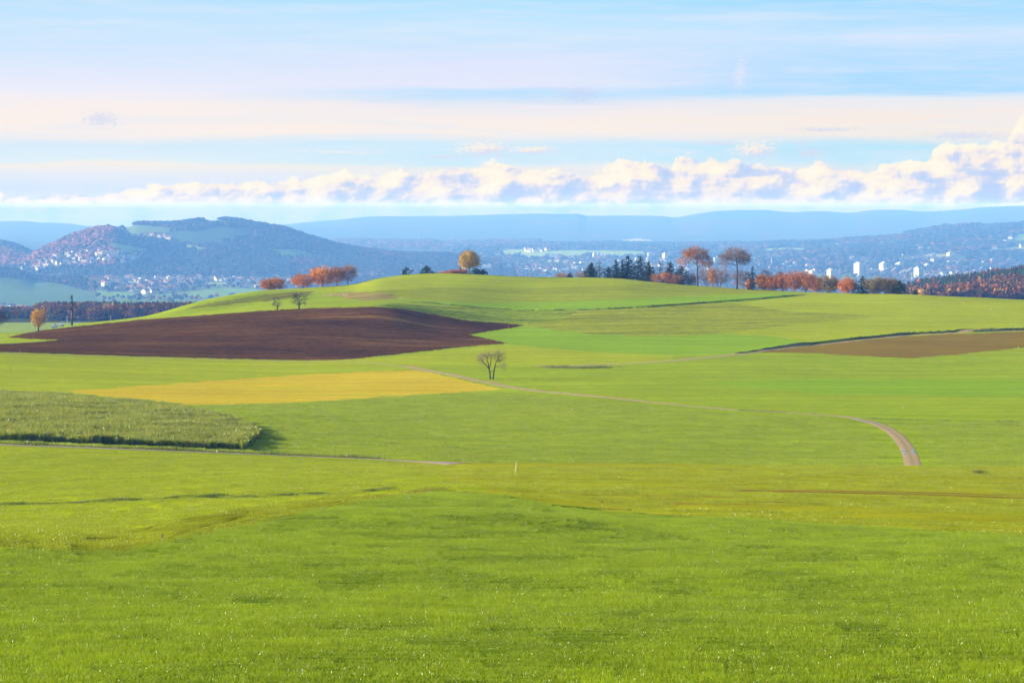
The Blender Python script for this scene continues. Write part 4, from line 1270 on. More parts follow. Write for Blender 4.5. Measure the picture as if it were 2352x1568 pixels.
verge('rough_grass', 'rough weedy patch beside the gravel road near the lone tree', path_of([(1270, 843), (1300, 845), (1340, 846), (1400, 843)], 700, 960), 5.0, 0.3, 0.9, 50, VG + VB, 0.10, seed=6)
verge('rough_grass', 'thin dark tufts along the bend of the track', shift(path_of([(1700, 943), (1860, 951.5), (1966, 958), (2000, 962), (2040, 965), (2150, 967), (2352, 970)], 500, 760), 1.5), 1.2, 0.2, 0.5, 25, VG + VB, 0.06, 0.5, seed=7)
# ------------------------------------------------------------------ single trees
def bark_mat(name, c0, c1):
    m_, t = new_mat(name)
    g = t.n('ShaderNodeTexCoord')
    nz = t.noise(g.outputs['Object'], 3.0, 5, 0.7)
    finish(t, t.mix(nz, c0, c1), 0.9, 0.1, nz, 0.6, 0.05)
    return m_
BARK = bark_mat('bark', (0.05, 0.035, 0.028), (0.13, 0.09, 0.065))
BARKD = bark_mat('dark_bark', (0.022, 0.018, 0.017), (0.055, 0.042, 0.036))
BARKP = bark_mat('pale_bark', (0.30, 0.22, 0.15), (0.16, 0.11, 0.08))
TWIG = bark_mat('twig_bark', (0.17, 0.105, 0.08), (0.26, 0.165, 0.12))
LEAF = leaf_mat('leaf', 0.3)
NEEDLE = leaf_mat('needle', 0.12)

def tubes(P, par, rad, sel, n):
    V, Q = [], []
    off = 0
    w = np.array([i for i in sel if par[i] >= 0])
    if not len(w):
        return np.zeros((0, 3)), np.zeros((0, 4), int)
    a, b = P[par[w]], P[w]
    d = b - a
    L = np.linalg.norm(d, axis=1, keepdims=True) + 1e-9
    d /= L
    ref = np.where(np.abs(d[:, 2:3]) > 0.8, np.array([[1.0, 0, 0]]), np.array([[0, 0, 1.0]]))
    e1 = np.cross(d, ref)
    e1 /= np.linalg.norm(e1, axis=1, keepdims=True)
    e2 = np.cross(d, e1)
    r0 = np.minimum(rad[par[w]], rad[w] * 1.45)[:, None]
    r1 = rad[w][:, None]
    rings = []
    for base, rr in ((a - d * r0 * 0.4, r0), (b + d * r1 * 0.3, r1)):
        for k in range(n):
            q = 6.2832 * k / n
            rings.append(base + rr * (math.cos(q) * e1 + math.sin(q) * e2))
    V = np.stack(rings, 1)
    m_ = len(w)
    i = np.arange(m_)[:, None, None] * (2 * n)
    f = np.array([[k, (k + 1) % n, n + (k + 1) % n, n + k] for k in range(n)])[None]
    return V.reshape(-1, 3), (i + f).reshape(-1, 4)

def grow(r, trunk, targets, bal=0.35, r_tip=0.02, power=2.3, seg=2.0, sag=0.0):
    """trunk: list of (points, start radius, end radius); targets are reached one after the other from the nearest suitable node"""
    P, par, path, rmin = [], [], [], []
    for pts, ra, rb in trunk:
        k0 = -1
        for i, p in enumerate(pts):
            if i == 0 and P:
                j = int(np.argmin(np.linalg.norm(np.array(P) - np.array(p), axis=1)))
                if np.linalg.norm(np.array(P[j]) - np.array(p)) < 0.05:
                    k0 = j
                    continue
            P.append(np.array(p, float))
            par.append(k0)
            path.append(0.0 if k0 < 0 else path[k0] + np.linalg.norm(P[-1] - P[k0]))
            rmin.append(ra + (rb - ra) * i / max(1, len(pts) - 1))
            k0 = len(P) - 1
    nt = len(P)
    zlow = min(t_[2] for t_ in targets) if len(targets) else 0
    ok0 = [i for i in range(nt) if P[i][2] > zlow * 0.6]
    order = np.argsort([np.min(np.linalg.norm(np.array(P)[ok0] - t_, axis=1)) for t_ in targets])
    alive = set(ok0)
    A = [i for i in ok0]
    tips = []
    for o in order:
        t_ = targets[o]
        Q = np.array([P[i] for i in A])
        d = np.linalg.norm(Q - t_, axis=1)
        up = np.clip(Q[:, 2] - t_[2], 0, None)
        j = A[int(np.argmin(d + bal * np.array([path[i] for i in A]) + 1.2 * up))]
        L = np.linalg.norm(t_ - P[j])
        n = max(1, int(round(L / seg)))
        k = j
        for s in range(1, n + 1):
            f = s / n
            p = P[j] * (1 - f) + t_ * f
            if s < n:
                p = p + r.normal(size=3) * L * 0.05 + np.array([0, 0, 0.10 * L * math.sin(math.pi * f) - sag * L * f])
            P.append(p)
            par.append(k)
            path.append(path[k] + np.linalg.norm(p - P[k]))
            rmin.append(0)
            k = len(P) - 1
            A.append(k)
        tips.append(k)
    P, par = np.array(P), np.array(par)
    acc = np.zeros(len(P))
    nch = np.bincount(par[par >= 0], minlength=len(P))
    acc[nch == 0] = r_tip ** power
    for i in range(len(P) - 1, -1, -1):
        if par[i] >= 0:
            acc[par[i]] += acc[i]
    rad = np.maximum(acc ** (1 / power), np.array(rmin))
    return P, par, rad, nt, np.array(tips)

def ellipsoid_pts(r, blobs, n, shell=0.5):
    vol = np.array([b[3] * b[4] * b[5] for b in blobs])
    ch = r.choice(len(blobs), n, p=vol / vol.sum())
    d = r.normal(size=(n, 3))
    d /= np.linalg.norm(d, axis=1, keepdims=True)
    rr = (shell + (1 - shell) * r.random(n)) ** 0.6
    B = np.array(blobs)[ch]
    return B[:, :3] + d * rr[:, None] * B[:, 3:]

def leaf_quads(r, cen, size, cols, jit):
    n = len(cen)
    c_ = cen + r.normal(size=(n, 3)) * jit
    a = r.normal(size=(n, 3))
    a /= np.linalg.norm(a, axis=1, keepdims=True)
    b = r.normal(size=(n, 3))
    b -= a * np.sum(a * b, axis=1, keepdims=True)
    b /= np.linalg.norm(b, axis=1, keepdims=True)
    s = (size * (0.6 + 0.8 * r.random(n)))[:, None]
    V = np.stack([c_ - a * s, c_ - b * s * 0.6, c_ + a * s, c_ + b * s * 0.6], 1).reshape(-1, 3)
    Fq = (np.arange(n)[:, None] * 4 + np.array([[0, 1, 2, 3]]))
    C = np.repeat(np.array(cols)[r.integers(len(cols), size=n)] * (0.75 + 0.5 * r.random((n, 1))), 4, axis=0)
    return V, Fq, C

def crest_at(u):
    a = np.array(CREST, float)
    uu = min(max(u, 0), 2352)
    return float(pchip(a[:, 0], a[:, 1], np.array([uu]))[0])

def stand(u, off=None, vtop=None, d=None):
    """foot of a tree at bearing u, off metres past the crest (or d metres away), and its height up to row vtop"""
    d = crest_at(u) + off if d is None else d
    x = (u - U0) / F * d
    z = float(ground_z(x, d)[0])
    return x, d, z - 0.15, float(vz(vtop, d)) - z + 0.15

def broad_tree(name, label, cat, foot, width, cols=None, bare=0.25, trunk_h=0.3, n=170, leaves=9, lsize=0.30, ljit=0.5, twigs=4, bark=None, trunk_r=None, lean=0.0, blobs=None, flat=1.0,
               seed=0, group=None, twig=None, bal=0.35, r_tip=0.03, stems=1, shell=0.35, leaf_where=None):
    r = np.random.default_rng(1000 + seed)
    x, y, z, h = foot
    root = empty(name, (x, y, z))
    tag(root, label, cat, group)
    W = width / 2
    th = trunk_h * h
    tr = trunk_r or 0.022 * h + 0.05
    if blobs is None:
        ch = (h - th) / 2
        blobs = [(lean * h * 0.1, 0, th + ch, W, W, ch * 1.02)]
        for _ in range(3):
            a = r.random() * 6.28
            blobs.append((0.45 * W * math.cos(a), 0.45 * W * math.sin(a), th + ch * (0.7 + 0.8 * r.random()), W * 0.6, W * 0.6, ch * 0.55))
    trunks = []
    for s in range(stems):
        a = r.random() * 6.28
        sp = 0 if stems == 1 else W * 0.35
        top = th + (h - th) * (0.55 if stems == 1 else 0.4)
        pts = [(0, 0, 0)]
        nseg = 7
        for i in range(1, nseg + 1):
            f = i / nseg
            pts.append((sp * (0.3 + 0.7 * f) * math.cos(a) + lean * h * 0.1 * f + r.normal() * 0.012 * h * f, sp * (0.3 + 0.7 * f) * math.sin(a) + r.normal() * 0.012 * h * f, top * f))
        trunks.append((pts, tr / (1 if stems == 1 else 1.6), tr * 0.3))
    T = ellipsoid_pts(r, blobs, n, shell)
    T = T[(T[:, 2] > 0.3) & (T[:, 2] < h)]
    P, par, rad, nt, tips = grow(r, trunks, T, bal, r_tip)
    rad[0] *= 1.35
    big = [i for i in range(len(P)) if i < nt or rad[i] > tr * 0.28]
    sml = [i for i in range(len(P)) if not (i < nt or rad[i] > tr * 0.28)]
    bk = bark or BARK
    if stems == 1 and cols is None:
        v, q = tubes(P, par, rad, big, 7)
        mesh_obj('trunk', v, q, [bk], parent=root, smooth=True)
    elif stems > 1:
        sml = big + sml
    # fine twigs fan out from the branch ends
    if twigs:
        k = np.repeat(tips, twigs)
        base = P[k]
        dr = base - P[par[k]]
        dr /= np.linalg.norm(dr, axis=1, keepdims=True) + 1e-9
        e = base + (dr + r.normal(size=dr.shape) * 0.65 + np.array([0, 0, 0.15])) * (0.5 + 0.9 * r.random((len(k), 1))) * min(1.0, width / 9)
        P2 = np.concatenate([P, e])
        par2 = np.concatenate([par, k])
        rad2 = np.concatenate([rad, np.full(len(e), r_tip * 0.6)])
        sml = sml + list(range(len(P), len(P2)))
        P, par, rad = P2, par2, rad2
    v, q = tubes(P, par, rad, sml, 4)
    if stems == 1 and cols is not None:
        v0, q0 = tubes(P, par, rad, big, 7)
        mesh_obj('trunk', np.concatenate([v0, v]), np.concatenate([q0, q + len(v0)]), [bk, twig or bk], fmat=[0] * len(q0) + [1] * len(q), parent=root)
    else:
        mesh_obj('branches' if stems == 1 else 'trunk', v, q, [twig or bk], parent=root)
    if cols is not None and leaves:
        cen = np.repeat(P[tips], leaves, axis=0)
        if leaf_where is not None:
            cen = cen[leaf_where(cen, r)]
        keep = r.random(len(cen)) > bare * (0.3 + 1.4 * vnoise(cen[:, 0] / (W * 0.5) + 9, cen[:, 2] / (W * 0.5) + seed, seed))
        v, q, c_ = leaf_quads(r, cen[keep], lsize, cols, ljit)
        mesh_obj('crown', v, q, [LEAF], col=c_, parent=root)
    return root

def conifer(name, label, foot, width, seed=0, z0=0.06, cols=None, droop=0.25, whorls=17, per=8, gap=0.0, shape=0.68, clumps=9, csize=0.46, bark=None, lop=0.0, group=None, ragged=0.35):
    r = np.random.default_rng(3000 + seed)
    x, y, z, h = foot
    root = empty(name, (x, y, z))
    tag(root, label, 'conifer', group)
    cols = cols or [(0.02, 0.038, 0.016), (0.03, 0.05, 0.018), (0.042, 0.06, 0.02), (0.016, 0.03, 0.016)]
    tr = 0.016 * h + 0.05
    pts = [(r.normal() * 0.006 * h, r.normal() * 0.006 * h, h * i / 8) for i in range(9)]
    P = [np.array(p) for p in pts]
    par = list(range(-1, 8))
    rad = [tr * (1 - 0.92 * i / 8) for i in range(9)]
    rad[0] *= 1.3
    cen, siz = [], []
    for w in range(whorls):
        t_ = (w + 0.5 * r.random()) / whorls
        zz = h * (z0 + (1 - z0) * t_ * 0.985)
        R = width * 0.82 * ((1 - t_) ** shape) + 0.12
        for k in range(per if t_ < 0.75 else max(3, per - 3)):
            if r.random() < gap:
                continue
            a = r.random() * 6.283
            L = R * (1 - ragged + 2 * ragged * r.random()) * (1 + lop * math.cos(a))
            dirv = np.array([math.cos(a), math.sin(a), 0])
            end = np.array([0, 0, zz]) + dirv * L + np.array([0, 0, -droop * L + 0.12 * L])
            midp = np.array([0, 0, zz]) + dirv * L * 0.55 + np.array([0, 0, -droop * L * 0.8])
            # foot of the branch sits on the trunk
            f = zz / h * 8
            i0 = min(7, int(f))
            base = P[i0] * (1 - (f - i0)) + P[i0 + 1] * (f - i0)
            b0 = len(P)
            P += [base, midp + base * (1, 1, 0), end + base * (1, 1, 0)]
            par += [-1, b0, b0 + 1]
            rad += [0.05 + 0.01 * L, 0.035, 0.02]
            for c_ in range(clumps):
                s = 0.25 + 0.8 * (c_ + r.random()) / clumps
                p = (base * (1 - s) + P[b0 + 1] * s if s < 0.55 else P[b0 + 1] + (P[b0 + 2] - P[b0 + 1]) * (s - 0.55) / 0.45)
                cen.append(p + r.normal(size=3) * 0.12 * np.array([1, 1, 0.6]) + np.array([0, 0, -0.1]))
                siz.append(csize * (1.15 - 0.5 * t_))
    for _ in range(10):
        cen.append(np.array([0, 0, h * (0.95 + 0.05 * r.random())]) + r.normal(size=3) * 0.08)
        siz.append(csize * 0.4)
    P, par, rad = np.array(P), np.array(par), np.array(rad)
    v0, q0 = tubes(P, par, rad, range(0, 9), 6)
    v, q = tubes(P, par, rad, range(9, len(P)), 3)
    mesh_obj('trunk', np.concatenate([v0, v]), np.concatenate([q0, q + len(v0)]), [bark or BARKD], parent=root)
    v, q, c_ = leaf_quads(r, np.array(cen), np.array(siz), cols, 0.1)
    mesh_obj('crown', v, q, [NEEDLE], col=c_, parent=root)
    return root

OR = [(0.664, 0.227, 0.013), (0.570, 0.183, 0.013), (0.728, 0.291, 0.015), (0.476, 0.155, 0.014)]
RU = [(0.522, 0.174, 0.015), (0.428, 0.146, 0.017), (0.348, 0.128, 0.018), (0.570, 0.218, 0.019)]
GO = [(0.824, 0.358, 0.013), (0.728, 0.275, 0.013), (0.870, 0.422, 0.019)]
YO = [(0.740, 0.479, 0.048), (0.609, 0.435, 0.057), (0.870, 0.501, 0.048), (0.479, 0.369, 0.061)]
OL = [(0.246, 0.189, 0.043), (0.189, 0.152, 0.043), (0.304, 0.217, 0.043), (0.145, 0.123, 0.043)]

def px(p, d):
    return p / F * d

def ridge_trees():
    B = broad_tree
    W = lambda p, u, off: px(p, crest_at(u) + off)
    # left clump
    B('beech_tree', 'round low rust orange beech, leftmost of the clump on the left shoulder of the hill', 'tree', stand(628, 30, 640), W(64, 628, 30), RU, 0.15, 0.1, 240, 10, 0.30, seed=1)
    B('beech_tree', 'small orange beech left of the tall golden orange one in the left clump', 'tree', stand(696, 22, 629), W(60, 696, 22), OR, 0.2, 0.1, 200, 10, 0.30, seed=2)
    B('beech_tree', 'tall golden orange beech in the middle of the left clump', 'tree', stand(741, 20, 611), W(60, 741, 20), GO + OR, 0.08, 0.08, 240, 12, 0.32, seed=3)
    B('beech_tree', 'rust orange beech right of the golden orange one in the left clump', 'tree', stand(774, 20, 613), W(46, 774, 20), RU, 0.3, 0.15, 170, 9, 0.28, seed=4)
    B('beech_tree', 'half bare greyish beech at the right end of the left clump', 'tree', stand(799, 18, 611), W(44, 799, 18), RU, 0.75, 0.2, 200, 5, 0.26, seed=5, twig=TWIG, twigs=6)
    conifer('spruce_tree', 'small lopsided dark spruce alone on the skyline right of the orange clump', stand(932, 14, 612), W(24, 932, 14), 1, 0.1, whorls=9, per=6, gap=0.25, lop=0.3, ragged=0.5, csize=0.42, shape=0.6)
    conifer('spruce_tree', 'small regular dark spruce on the skyline left of the yellow tree', stand(980, 14, 609), W(24, 980, 14), 2, 0.08, whorls=10, per=7, csize=0.40)
    for i, (u, vt, w, lab) in enumerate(((1022, 625, 30, 'low orange bush on the crest, left one of three before the yellow tree'), (1041, 621, 26, 'reddish bush on the crest, middle one of three before the yellow tree'),
                                         (1061, 620, 26, 'orange red bush on the crest right against the yellow tree'))):
        B('bush', lab, 'bush', stand(u, 16, vt), W(w, u, 16), OR if i != 1 else RU, 0.15, 0.05, 90, 10, 0.22, 0.4, stems=3, seed=20 + i, trunk_r=0.08)
    B('lime_tree', 'big round yellow olive tree standing on top of the hill', 'tree', stand(1077, -4, 574), W(54, 1077, -4), YO, 0.10, 0.24, 420, 11, 0.26, 0.42, seed=8, trunk_r=0.34,
      blobs=[(0, 0, 7.6, 5.2, 5.2, 4.4), (-2.6, 0, 6.0, 3.2, 3.4, 2.6), (2.6, 0.5, 5.8, 3.2, 3.2, 2.6), (0.4, 0, 9.4, 3.6, 3.6, 2.6)])
    conifer('spruce_tree', 'low dark conifer half hidden behind the left side of the yellow tree', stand(1059, 22, 614), W(22, 1059, 22), 3, 0.05, whorls=8, csize=0.4)
    conifer('spruce_tree', 'low bushy dark conifer right beside the yellow tree trunk', stand(1094, 10, 614), W(26, 1094, 10), 4, 0.03, whorls=8, per=8, shape=0.5, csize=0.42)
    conifer('spruce_tree', 'small ragged dark conifer, rightmost at the yellow tree', stand(1110, 11, 617), W(17, 1110, 11), 5, 0.03, whorls=8, csize=0.36)
    B('bush', 'low reddish bush on the skyline in the gap right of the yellow tree', 'bush', stand(1293, 18, 629), W(34, 1293, 18), RU, 0.5, 0.05, 100, 5, 0.2, stems=3, seed=24, trunk_r=0.06, twig=TWIG)
    conifer('spruce_tree', 'tiny dark conifer between the two low reddish skyline bushes', stand(1309, 14, 626), W(12, 1309, 14), 6, 0.05, whorls=6, csize=0.34)
    B('bush', 'reddish brown bush on the skyline left of the dark conifers', 'bush', stand(1336, 16, 626), W(40, 1336, 16), RU + OL, 0.45, 0.05, 110, 6, 0.2, stems=3, seed=25, trunk_r=0.06, twig=TWIG)
    # conifer group
    C_ = conifer
    C_('spruce_tree', 'slim dark spruce, leftmost of the conifer row on the crest', stand(1358, 12, 602), W(24, 1358, 12), 10, 0.04)
    C_('spruce_tree', 'open spruce with long level branches, second in the conifer row', stand(1377, 10, 599), W(28, 1377, 10), 11, 0.06, whorls=9, per=6, droop=-0.1, clumps=7, csize=0.34, shape=0.75, cols=[(0.06, 0.075, 0.025), (0.045, 0.06, 0.025), (0.07, 0.075, 0.03)])
    C_('yew_tree', 'round topped dark evergreen right of the open spruce', stand(1397, 10, 612), W(22, 1397, 10), 12, 0.02, whorls=10, per=9, shape=0.42, cols=[(0.014, 0.03, 0.018), (0.02, 0.038, 0.02)], csize=0.4)
    C_('columnar_tree', 'narrow dark ivy covered column tree standing apart in the conifer row', stand(1415, 9, 596), W(13, 1415, 9), 13, 0.02, whorls=20, per=7, shape=0.3, csize=0.34, ragged=0.5)
    C_('columnar_tree', 'thin dark column with a bare forked tip beside the tall spruce', stand(1430, 10, 594), W(10, 1430, 10), 14, 0.02, whorls=18, per=6, shape=0.25, csize=0.34, ragged=0.5)
    C_('spruce_tree', 'tall pointed dark green spruce right of the two narrow columns', stand(1443, 14, 586), W(32, 1443, 14), 15, 0.03, whorls=20, per=8)
    C_('spruce_tree', 'broadest tall spruce in the middle of the conifer row', stand(1471, 13, 585.5), W(40, 1471, 13), 16, 0.02, whorls=20, per=9, csize=0.42)
    C_('spruce_tree', 'shorter dark spruce leaning on the broadest one from the right', stand(1491, 12, 599), W(24, 1491, 12), 17, 0.03)
    C_('larch_tree', 'reddish brown half bare larch between dark spruces', stand(1516, 13, 598), W(28, 1516, 13), 18, 0.05, whorls=16, per=7, clumps=4, csize=0.26, cols=[(0.13, 0.06, 0.035), (0.09, 0.05, 0.035), (0.17, 0.065, 0.03)], droop=0.05)
    C_('spruce_tree', 'pointed spruce just right of the reddish larch', stand(1539, 15, 600), W(28, 1539, 15), 19, 0.03, whorls=18)
    C_('spruce_tree', 'wide dark spruce at the right end of the conifer row under the tall orange oak', stand(1564, 14, 609), W(40, 1564, 14), 20, 0.02, whorls=16, per=9, shape=0.6, csize=0.44, cols=[(0.014, 0.03, 0.018), (0.022, 0.042, 0.02)])
    for i, (u, vt, w, cs, lab) in enumerate(((1506, 629, 28, RU, 'dim orange bush at the foot of the reddish larch'), (1528, 626, 28, OR, 'orange bush between the larch and the pointed spruce'), (1549, 631, 40, RU, 'rust bush at the foot of the wide dark spruce'))):
        B('bush', lab, 'bush', stand(u, 8, vt), W(w, u, 8), cs, 0.3, 0.05, 100, 7, 0.24, stems=3, seed=30 + i, trunk_r=0.07, twig=TWIG)
    # the two tall oaks
    u = 1602
    ft = stand(u, 0, 565)
    s = px(1, ft[1])
    B('oak_tree', 'tall orange leaved oak with a long bare trunk on the crest', 'tree', ft, W(82, u, 0), RU + OR, 0.30, 0.45, 420, 7, 0.26, 0.45, twigs=5, trunk_r=0.46, seed=40, bal=0.25, shell=0.25,
      blobs=[(-2 * s, 0, 74 * s, 30 * s, 26 * s, 14 * s), (-30 * s, 0, 58 * s, 20 * s, 18 * s, 9 * s), (14 * s, 0, 58 * s, 24 * s, 22 * s, 12 * s), (0, 0, 82 * s, 20 * s, 18 * s, 9 * s), (-38 * s, 0, 46 * s, 10 * s, 9 * s, 7 * s), (24 * s, 0, 50 * s, 14 * s, 12 * s, 6 * s), (-24 * s, 0, 76 * s, 14 * s, 14 * s, 11 * s)], twig=TWIG)
    u = 1693
    ft = stand(u, 0, 567)
    s = px(1, ft[1])
    B('oak_tree', 'tall nearly bare oak with a long bare trunk, right of the orange one', 'tree', ft, W(72, u, 0), RU, 0.86, 0.5, 460, 2, 0.24, 0.4, twigs=7, trunk_r=0.44, seed=41, bal=0.22, shell=0.3,
      blobs=[(-6 * s, 0, 80 * s, 26 * s, 24 * s, 15 * s), (14 * s, 0, 76 * s, 18 * s, 18 * s, 14 * s), (-28 * s, 0, 62 * s, 16 * s, 14 * s, 10 * s), (16 * s, 0, 64 * s, 16 * s, 14 * s, 8 * s), (-26 * s, 0, 74 * s, 16 * s, 14 * s, 8 * s)], twig=TWIG, bark=BARKD)
    for i, (u, off, vt, w, cs, br, lab) in enumerate((
            (1586, 22, 628, 34, RU, 0.8, 'bare greyish shrub left of the orange oak trunk'), (1622, 20, 613, 46, RU, 0.85, 'bare reddish grey shrub just right of the orange oak trunk'),
            (1637, 16, 617, 22, GO + OR, 0.15, 'small bright orange tree among bare shrubs between the two oaks'), (1652, 20, 611, 52, RU, 0.8, 'wide bare reddish shrub filling the gap between the two oaks'),
            (1703, 22, 621, 48, RU, 0.93, 'bare thin shrub behind the trunk of the leafless oak'), (1757, 26, 619, 32, RU, 0.85, 'bare thin tree rising behind the golden bushes'))):
        B('shrub', lab, 'shrub', stand(u, off, vt), W(w, u, off), cs, br, 0.1, 170, 5, 0.22, stems=4, seed=50 + i, trunk_r=0.11, twig=TWIG, bark=BARKD, twigs=6)
    C_('pine_tree', 'ragged dark pine with drooping lower boughs right of the two oaks', stand(1728, 3, 610), W(27, 1728, 3), 22, 0.10, whorls=13, per=6, gap=0.15, shape=0.55, ragged=0.5, droop=0.3, csize=0.4, lop=-0.15)
    for i, (u, off, vt, w, cs, br, lab) in enumerate((
            (1723, 6, 644, 16, OR, 0.1, 'small orange bush at the foot of the dark pine'), (1750, 8, 633, 30, GO, 0.1, 'golden orange bush first in the long row right of the pine'),
            (1774, 10, 635, 40, OR, 0.12, 'orange red tree second in the long autumn row'), (1798, 12, 627, 44, RU + OR, 0.3, 'rust orange tree third in the long autumn row'),
            (1823, 12, 624, 48, RU + OR, 0.3, 'tall rust tree in the middle of the long autumn row'), (1851, 14, 624, 52, RU + OR, 0.28, 'broad domed rust tree near the right end of the long autumn row'),
            (1876, 14, 636, 40, RU, 0.5, 'dull brownish tree closing the long autumn row'), (1904, 14, 636, 48, OL, 0.3, 'dark olive tree between the autumn row and the bright orange tree'),
            (1946, 12, 637, 42, OR, 0.08, 'single bright orange tree standing among olive bushes'), (2008, 14, 637, 54, OL + YO[3:], 0.35, 'wide olive brown bush right of the small spruce'),
            (2036, 15, 640, 46, OL, 0.4, 'olive brown bush next but one to the small spruce'), (2058, 16, 643, 38, OL, 0.35, 'olive bush at the right end of the crest hedge'))):
        B('autumn_tree' if cs is not OL else 'bush', lab, 'tree' if cs is not OL else 'bush', stand(u, off, vt), W(w, u, off), cs, br * 0.6, 0.08, 230, 15, 0.27, stems=2, seed=70 + i, trunk_r=0.14, twig=TWIG)
    C_('spruce_tree', 'small dark spruce between the bright orange tree and the olive bushes', stand(1981, 12, 633), W(27, 1981, 12), 23, 0.02, whorls=13)
    C_('spruce_tree', 'dark ragged spruce ending the crest hedge on the right', stand(2066, 13, 644), W(26, 2066, 13), 24, 0.02, whorls=12, lop=-0.25, ragged=0.5)
    C_('columnar_tree', 'tiny dark cypress on the skyline between the hedge and the right wood', stand(2103, 10, 665), W(9, 2103, 10), 25, 0.02, whorls=9, shape=0.3, csize=0.28)
    # left edge of the hill
    B('fruit_tree', 'small golden fruit tree on the skyline at the far left', 'tree', stand(88, vtop=708, d=1036), px(36, 1036), YO + GO, 0.12, 0.2, 230, 13, 0.2, 0.32, seed=90, trunk_r=0.26, bark=BARKD, r_tip=0.018)
    B('bare_tree', 'bare tree reaching in from the left edge of the picture', 'tree', stand(-14, vtop=712, d=1040), px(62, 1040), None, seed=91, trunk_h=0.3, n=260, twigs=7, bark=BARKD, twig=BARKD, r_tip=0.022)
    # bare trees above the ploughed field
    u = 636
    B('bare_tree', 'small leafless tree with upright limbs above the ploughed field', 'tree', stand(u, vtop=680, d=1022), px(24, 1022), None, seed=92, trunk_h=0.12, n=44, twigs=3, bark=BARKD, r_tip=0.045, trunk_r=0.28, stems=3, shell=0.5)
    B('bare_tree', 'larger leafless tree with spreading limbs above the ploughed field', 'tree', stand(687, vtop=671, d=1020), px(42, 1020), None, seed=93, trunk_h=0.2, n=70, twigs=4, bark=BARKD, r_tip=0.04, trunk_r=0.33, shell=0.6)

ridge_trees()

def lone_tree():
    """leafless double trunked tree beside the track"""
    r = np.random.default_rng(17)
    x, y, z = spot(1128.5, 871, 640, 800)
    s = px(1, y)
    root = empty('bare_tree', (x, y, z - 0.1))
    tag(root, 'lone leafless tree with two trunks beside the bend of the track', 'tree')
    def L(*pts):
        return [np.array((a * s, b * s, c_ * s)) for a, b, c_ in pts]
    k_ = 0.95
    def L2(*pts):
        return [np.array((a * s, (0.25 * a * (1 if i_ % 2 else -0.6)) * s, b * s * k_)) for i_, (a, b) in enumerate(pts)]
    def from_(p, *pts):
        return [p] + L2(*pts)
    t1 = L2((-2, 0), (-3, 9), (-3.3, 18), (-5.5, 27))
    t2 = L2((3.5, 0), (5.2, 11), (6.2, 19), (7.3, 26), (8, 31))
    la = from_(t1[-1], (-14.6, 38), (-20.5, 44.7), (-27, 47.6), (-33, 49))
    lb = from_(t1[-1], (-6.6, 38), (-10, 47), (-8.8, 54), (-16, 60), (-22, 61.5))
    ld = from_(t2[-1], (9.5, 38), (12.5, 45.4), (17, 53), (17.6, 61.5), (14.6, 69))
    limbs = [(t1, 0.23, 0.18), (t2, 0.19, 0.14), (la, 0.15, 0.05), (from_(la[2], (-21, 50), (-25, 54), (-31, 58)), 0.09, 0.04), (lb, 0.15, 0.05),
             (from_(t1[-1], (-2, 36), (-0.7, 44), (-0.7, 50), (3, 61.5)), 0.13, 0.05), (ld, 0.13, 0.05),
             (from_(t2[-1], (13, 32), (19, 34), (25, 29), (31, 24)), 0.08, 0.03), (from_(ld[2], (23.4, 47.6), (29, 50), (34, 51)), 0.08, 0.03),
             (L2((-3.0, 18), (-0.7, 19), (5.9, 23.4)), 0.07, 0.06)]
    T = ellipsoid_pts(r, [(-24 * s, 0, 50 * s, 13 * s, 11 * s, 11 * s), (-8 * s, 0, 54 * s, 16 * s, 13 * s, 11 * s), (18 * s, 0, 56 * s, 16 * s, 13 * s, 14 * s), (29 * s, 0, 33 * s, 9 * s, 9 * s, 9 * s), (-20 * s, 0, 38 * s, 10 * s, 9 * s, 6 * s), (16 * s, 0, 42 * s, 12 * s, 9 * s, 8 * s)], 300, 0.0)
    P, par, rad, nt, tips = grow(r, limbs, T, 0.3, 0.009, seg=0.9)
    main = [i for i in range(len(P)) if i < nt]
    v, q = tubes(P, par, rad, main, 8)
    mesh_obj('trunk', v, q, [BARKD], parent=root, smooth=True)
    k = np.repeat(tips, 5)
    dr = P[k] - P[par[k]]
    dr /= np.linalg.norm(dr, axis=1, keepdims=True) + 1e-9
    e = P[k] + (dr + r.normal(size=dr.shape) * 0.7) * (0.4 + 0.5 * r.random((len(k), 1)))
    P2, par2, rad2 = np.concatenate([P, e]), np.concatenate([par, k]), np.concatenate([rad, np.full(len(e), 0.0055)])
    v, q = tubes(P2, par2, rad2, list(range(nt, len(P2))), 4)
    mesh_obj('branches', v, q, [TWIG], parent=root)
lone_tree()
# ------------------------------------------------------------------ buildings of the valley
def plain(name, c_, rough=0.7, spec=0.2):
    m_, t = new_mat(name)
    g = t.n('ShaderNodeTexCoord')
    nz = t.noise(g.outputs['Object'], 0.6, 4, 0.6)
    hs = t.n('ShaderNodeHueSaturation')
    hs.inputs['Color'].default_value = (*c_, 1)
    t.put(hs.inputs['Value'], t.m('MULTIPLY_ADD', t.m('SUBTRACT', nz, 0.5), 0.25, 1.0))
    finish(t, hs.outputs[0], rough, spec)
    return m_

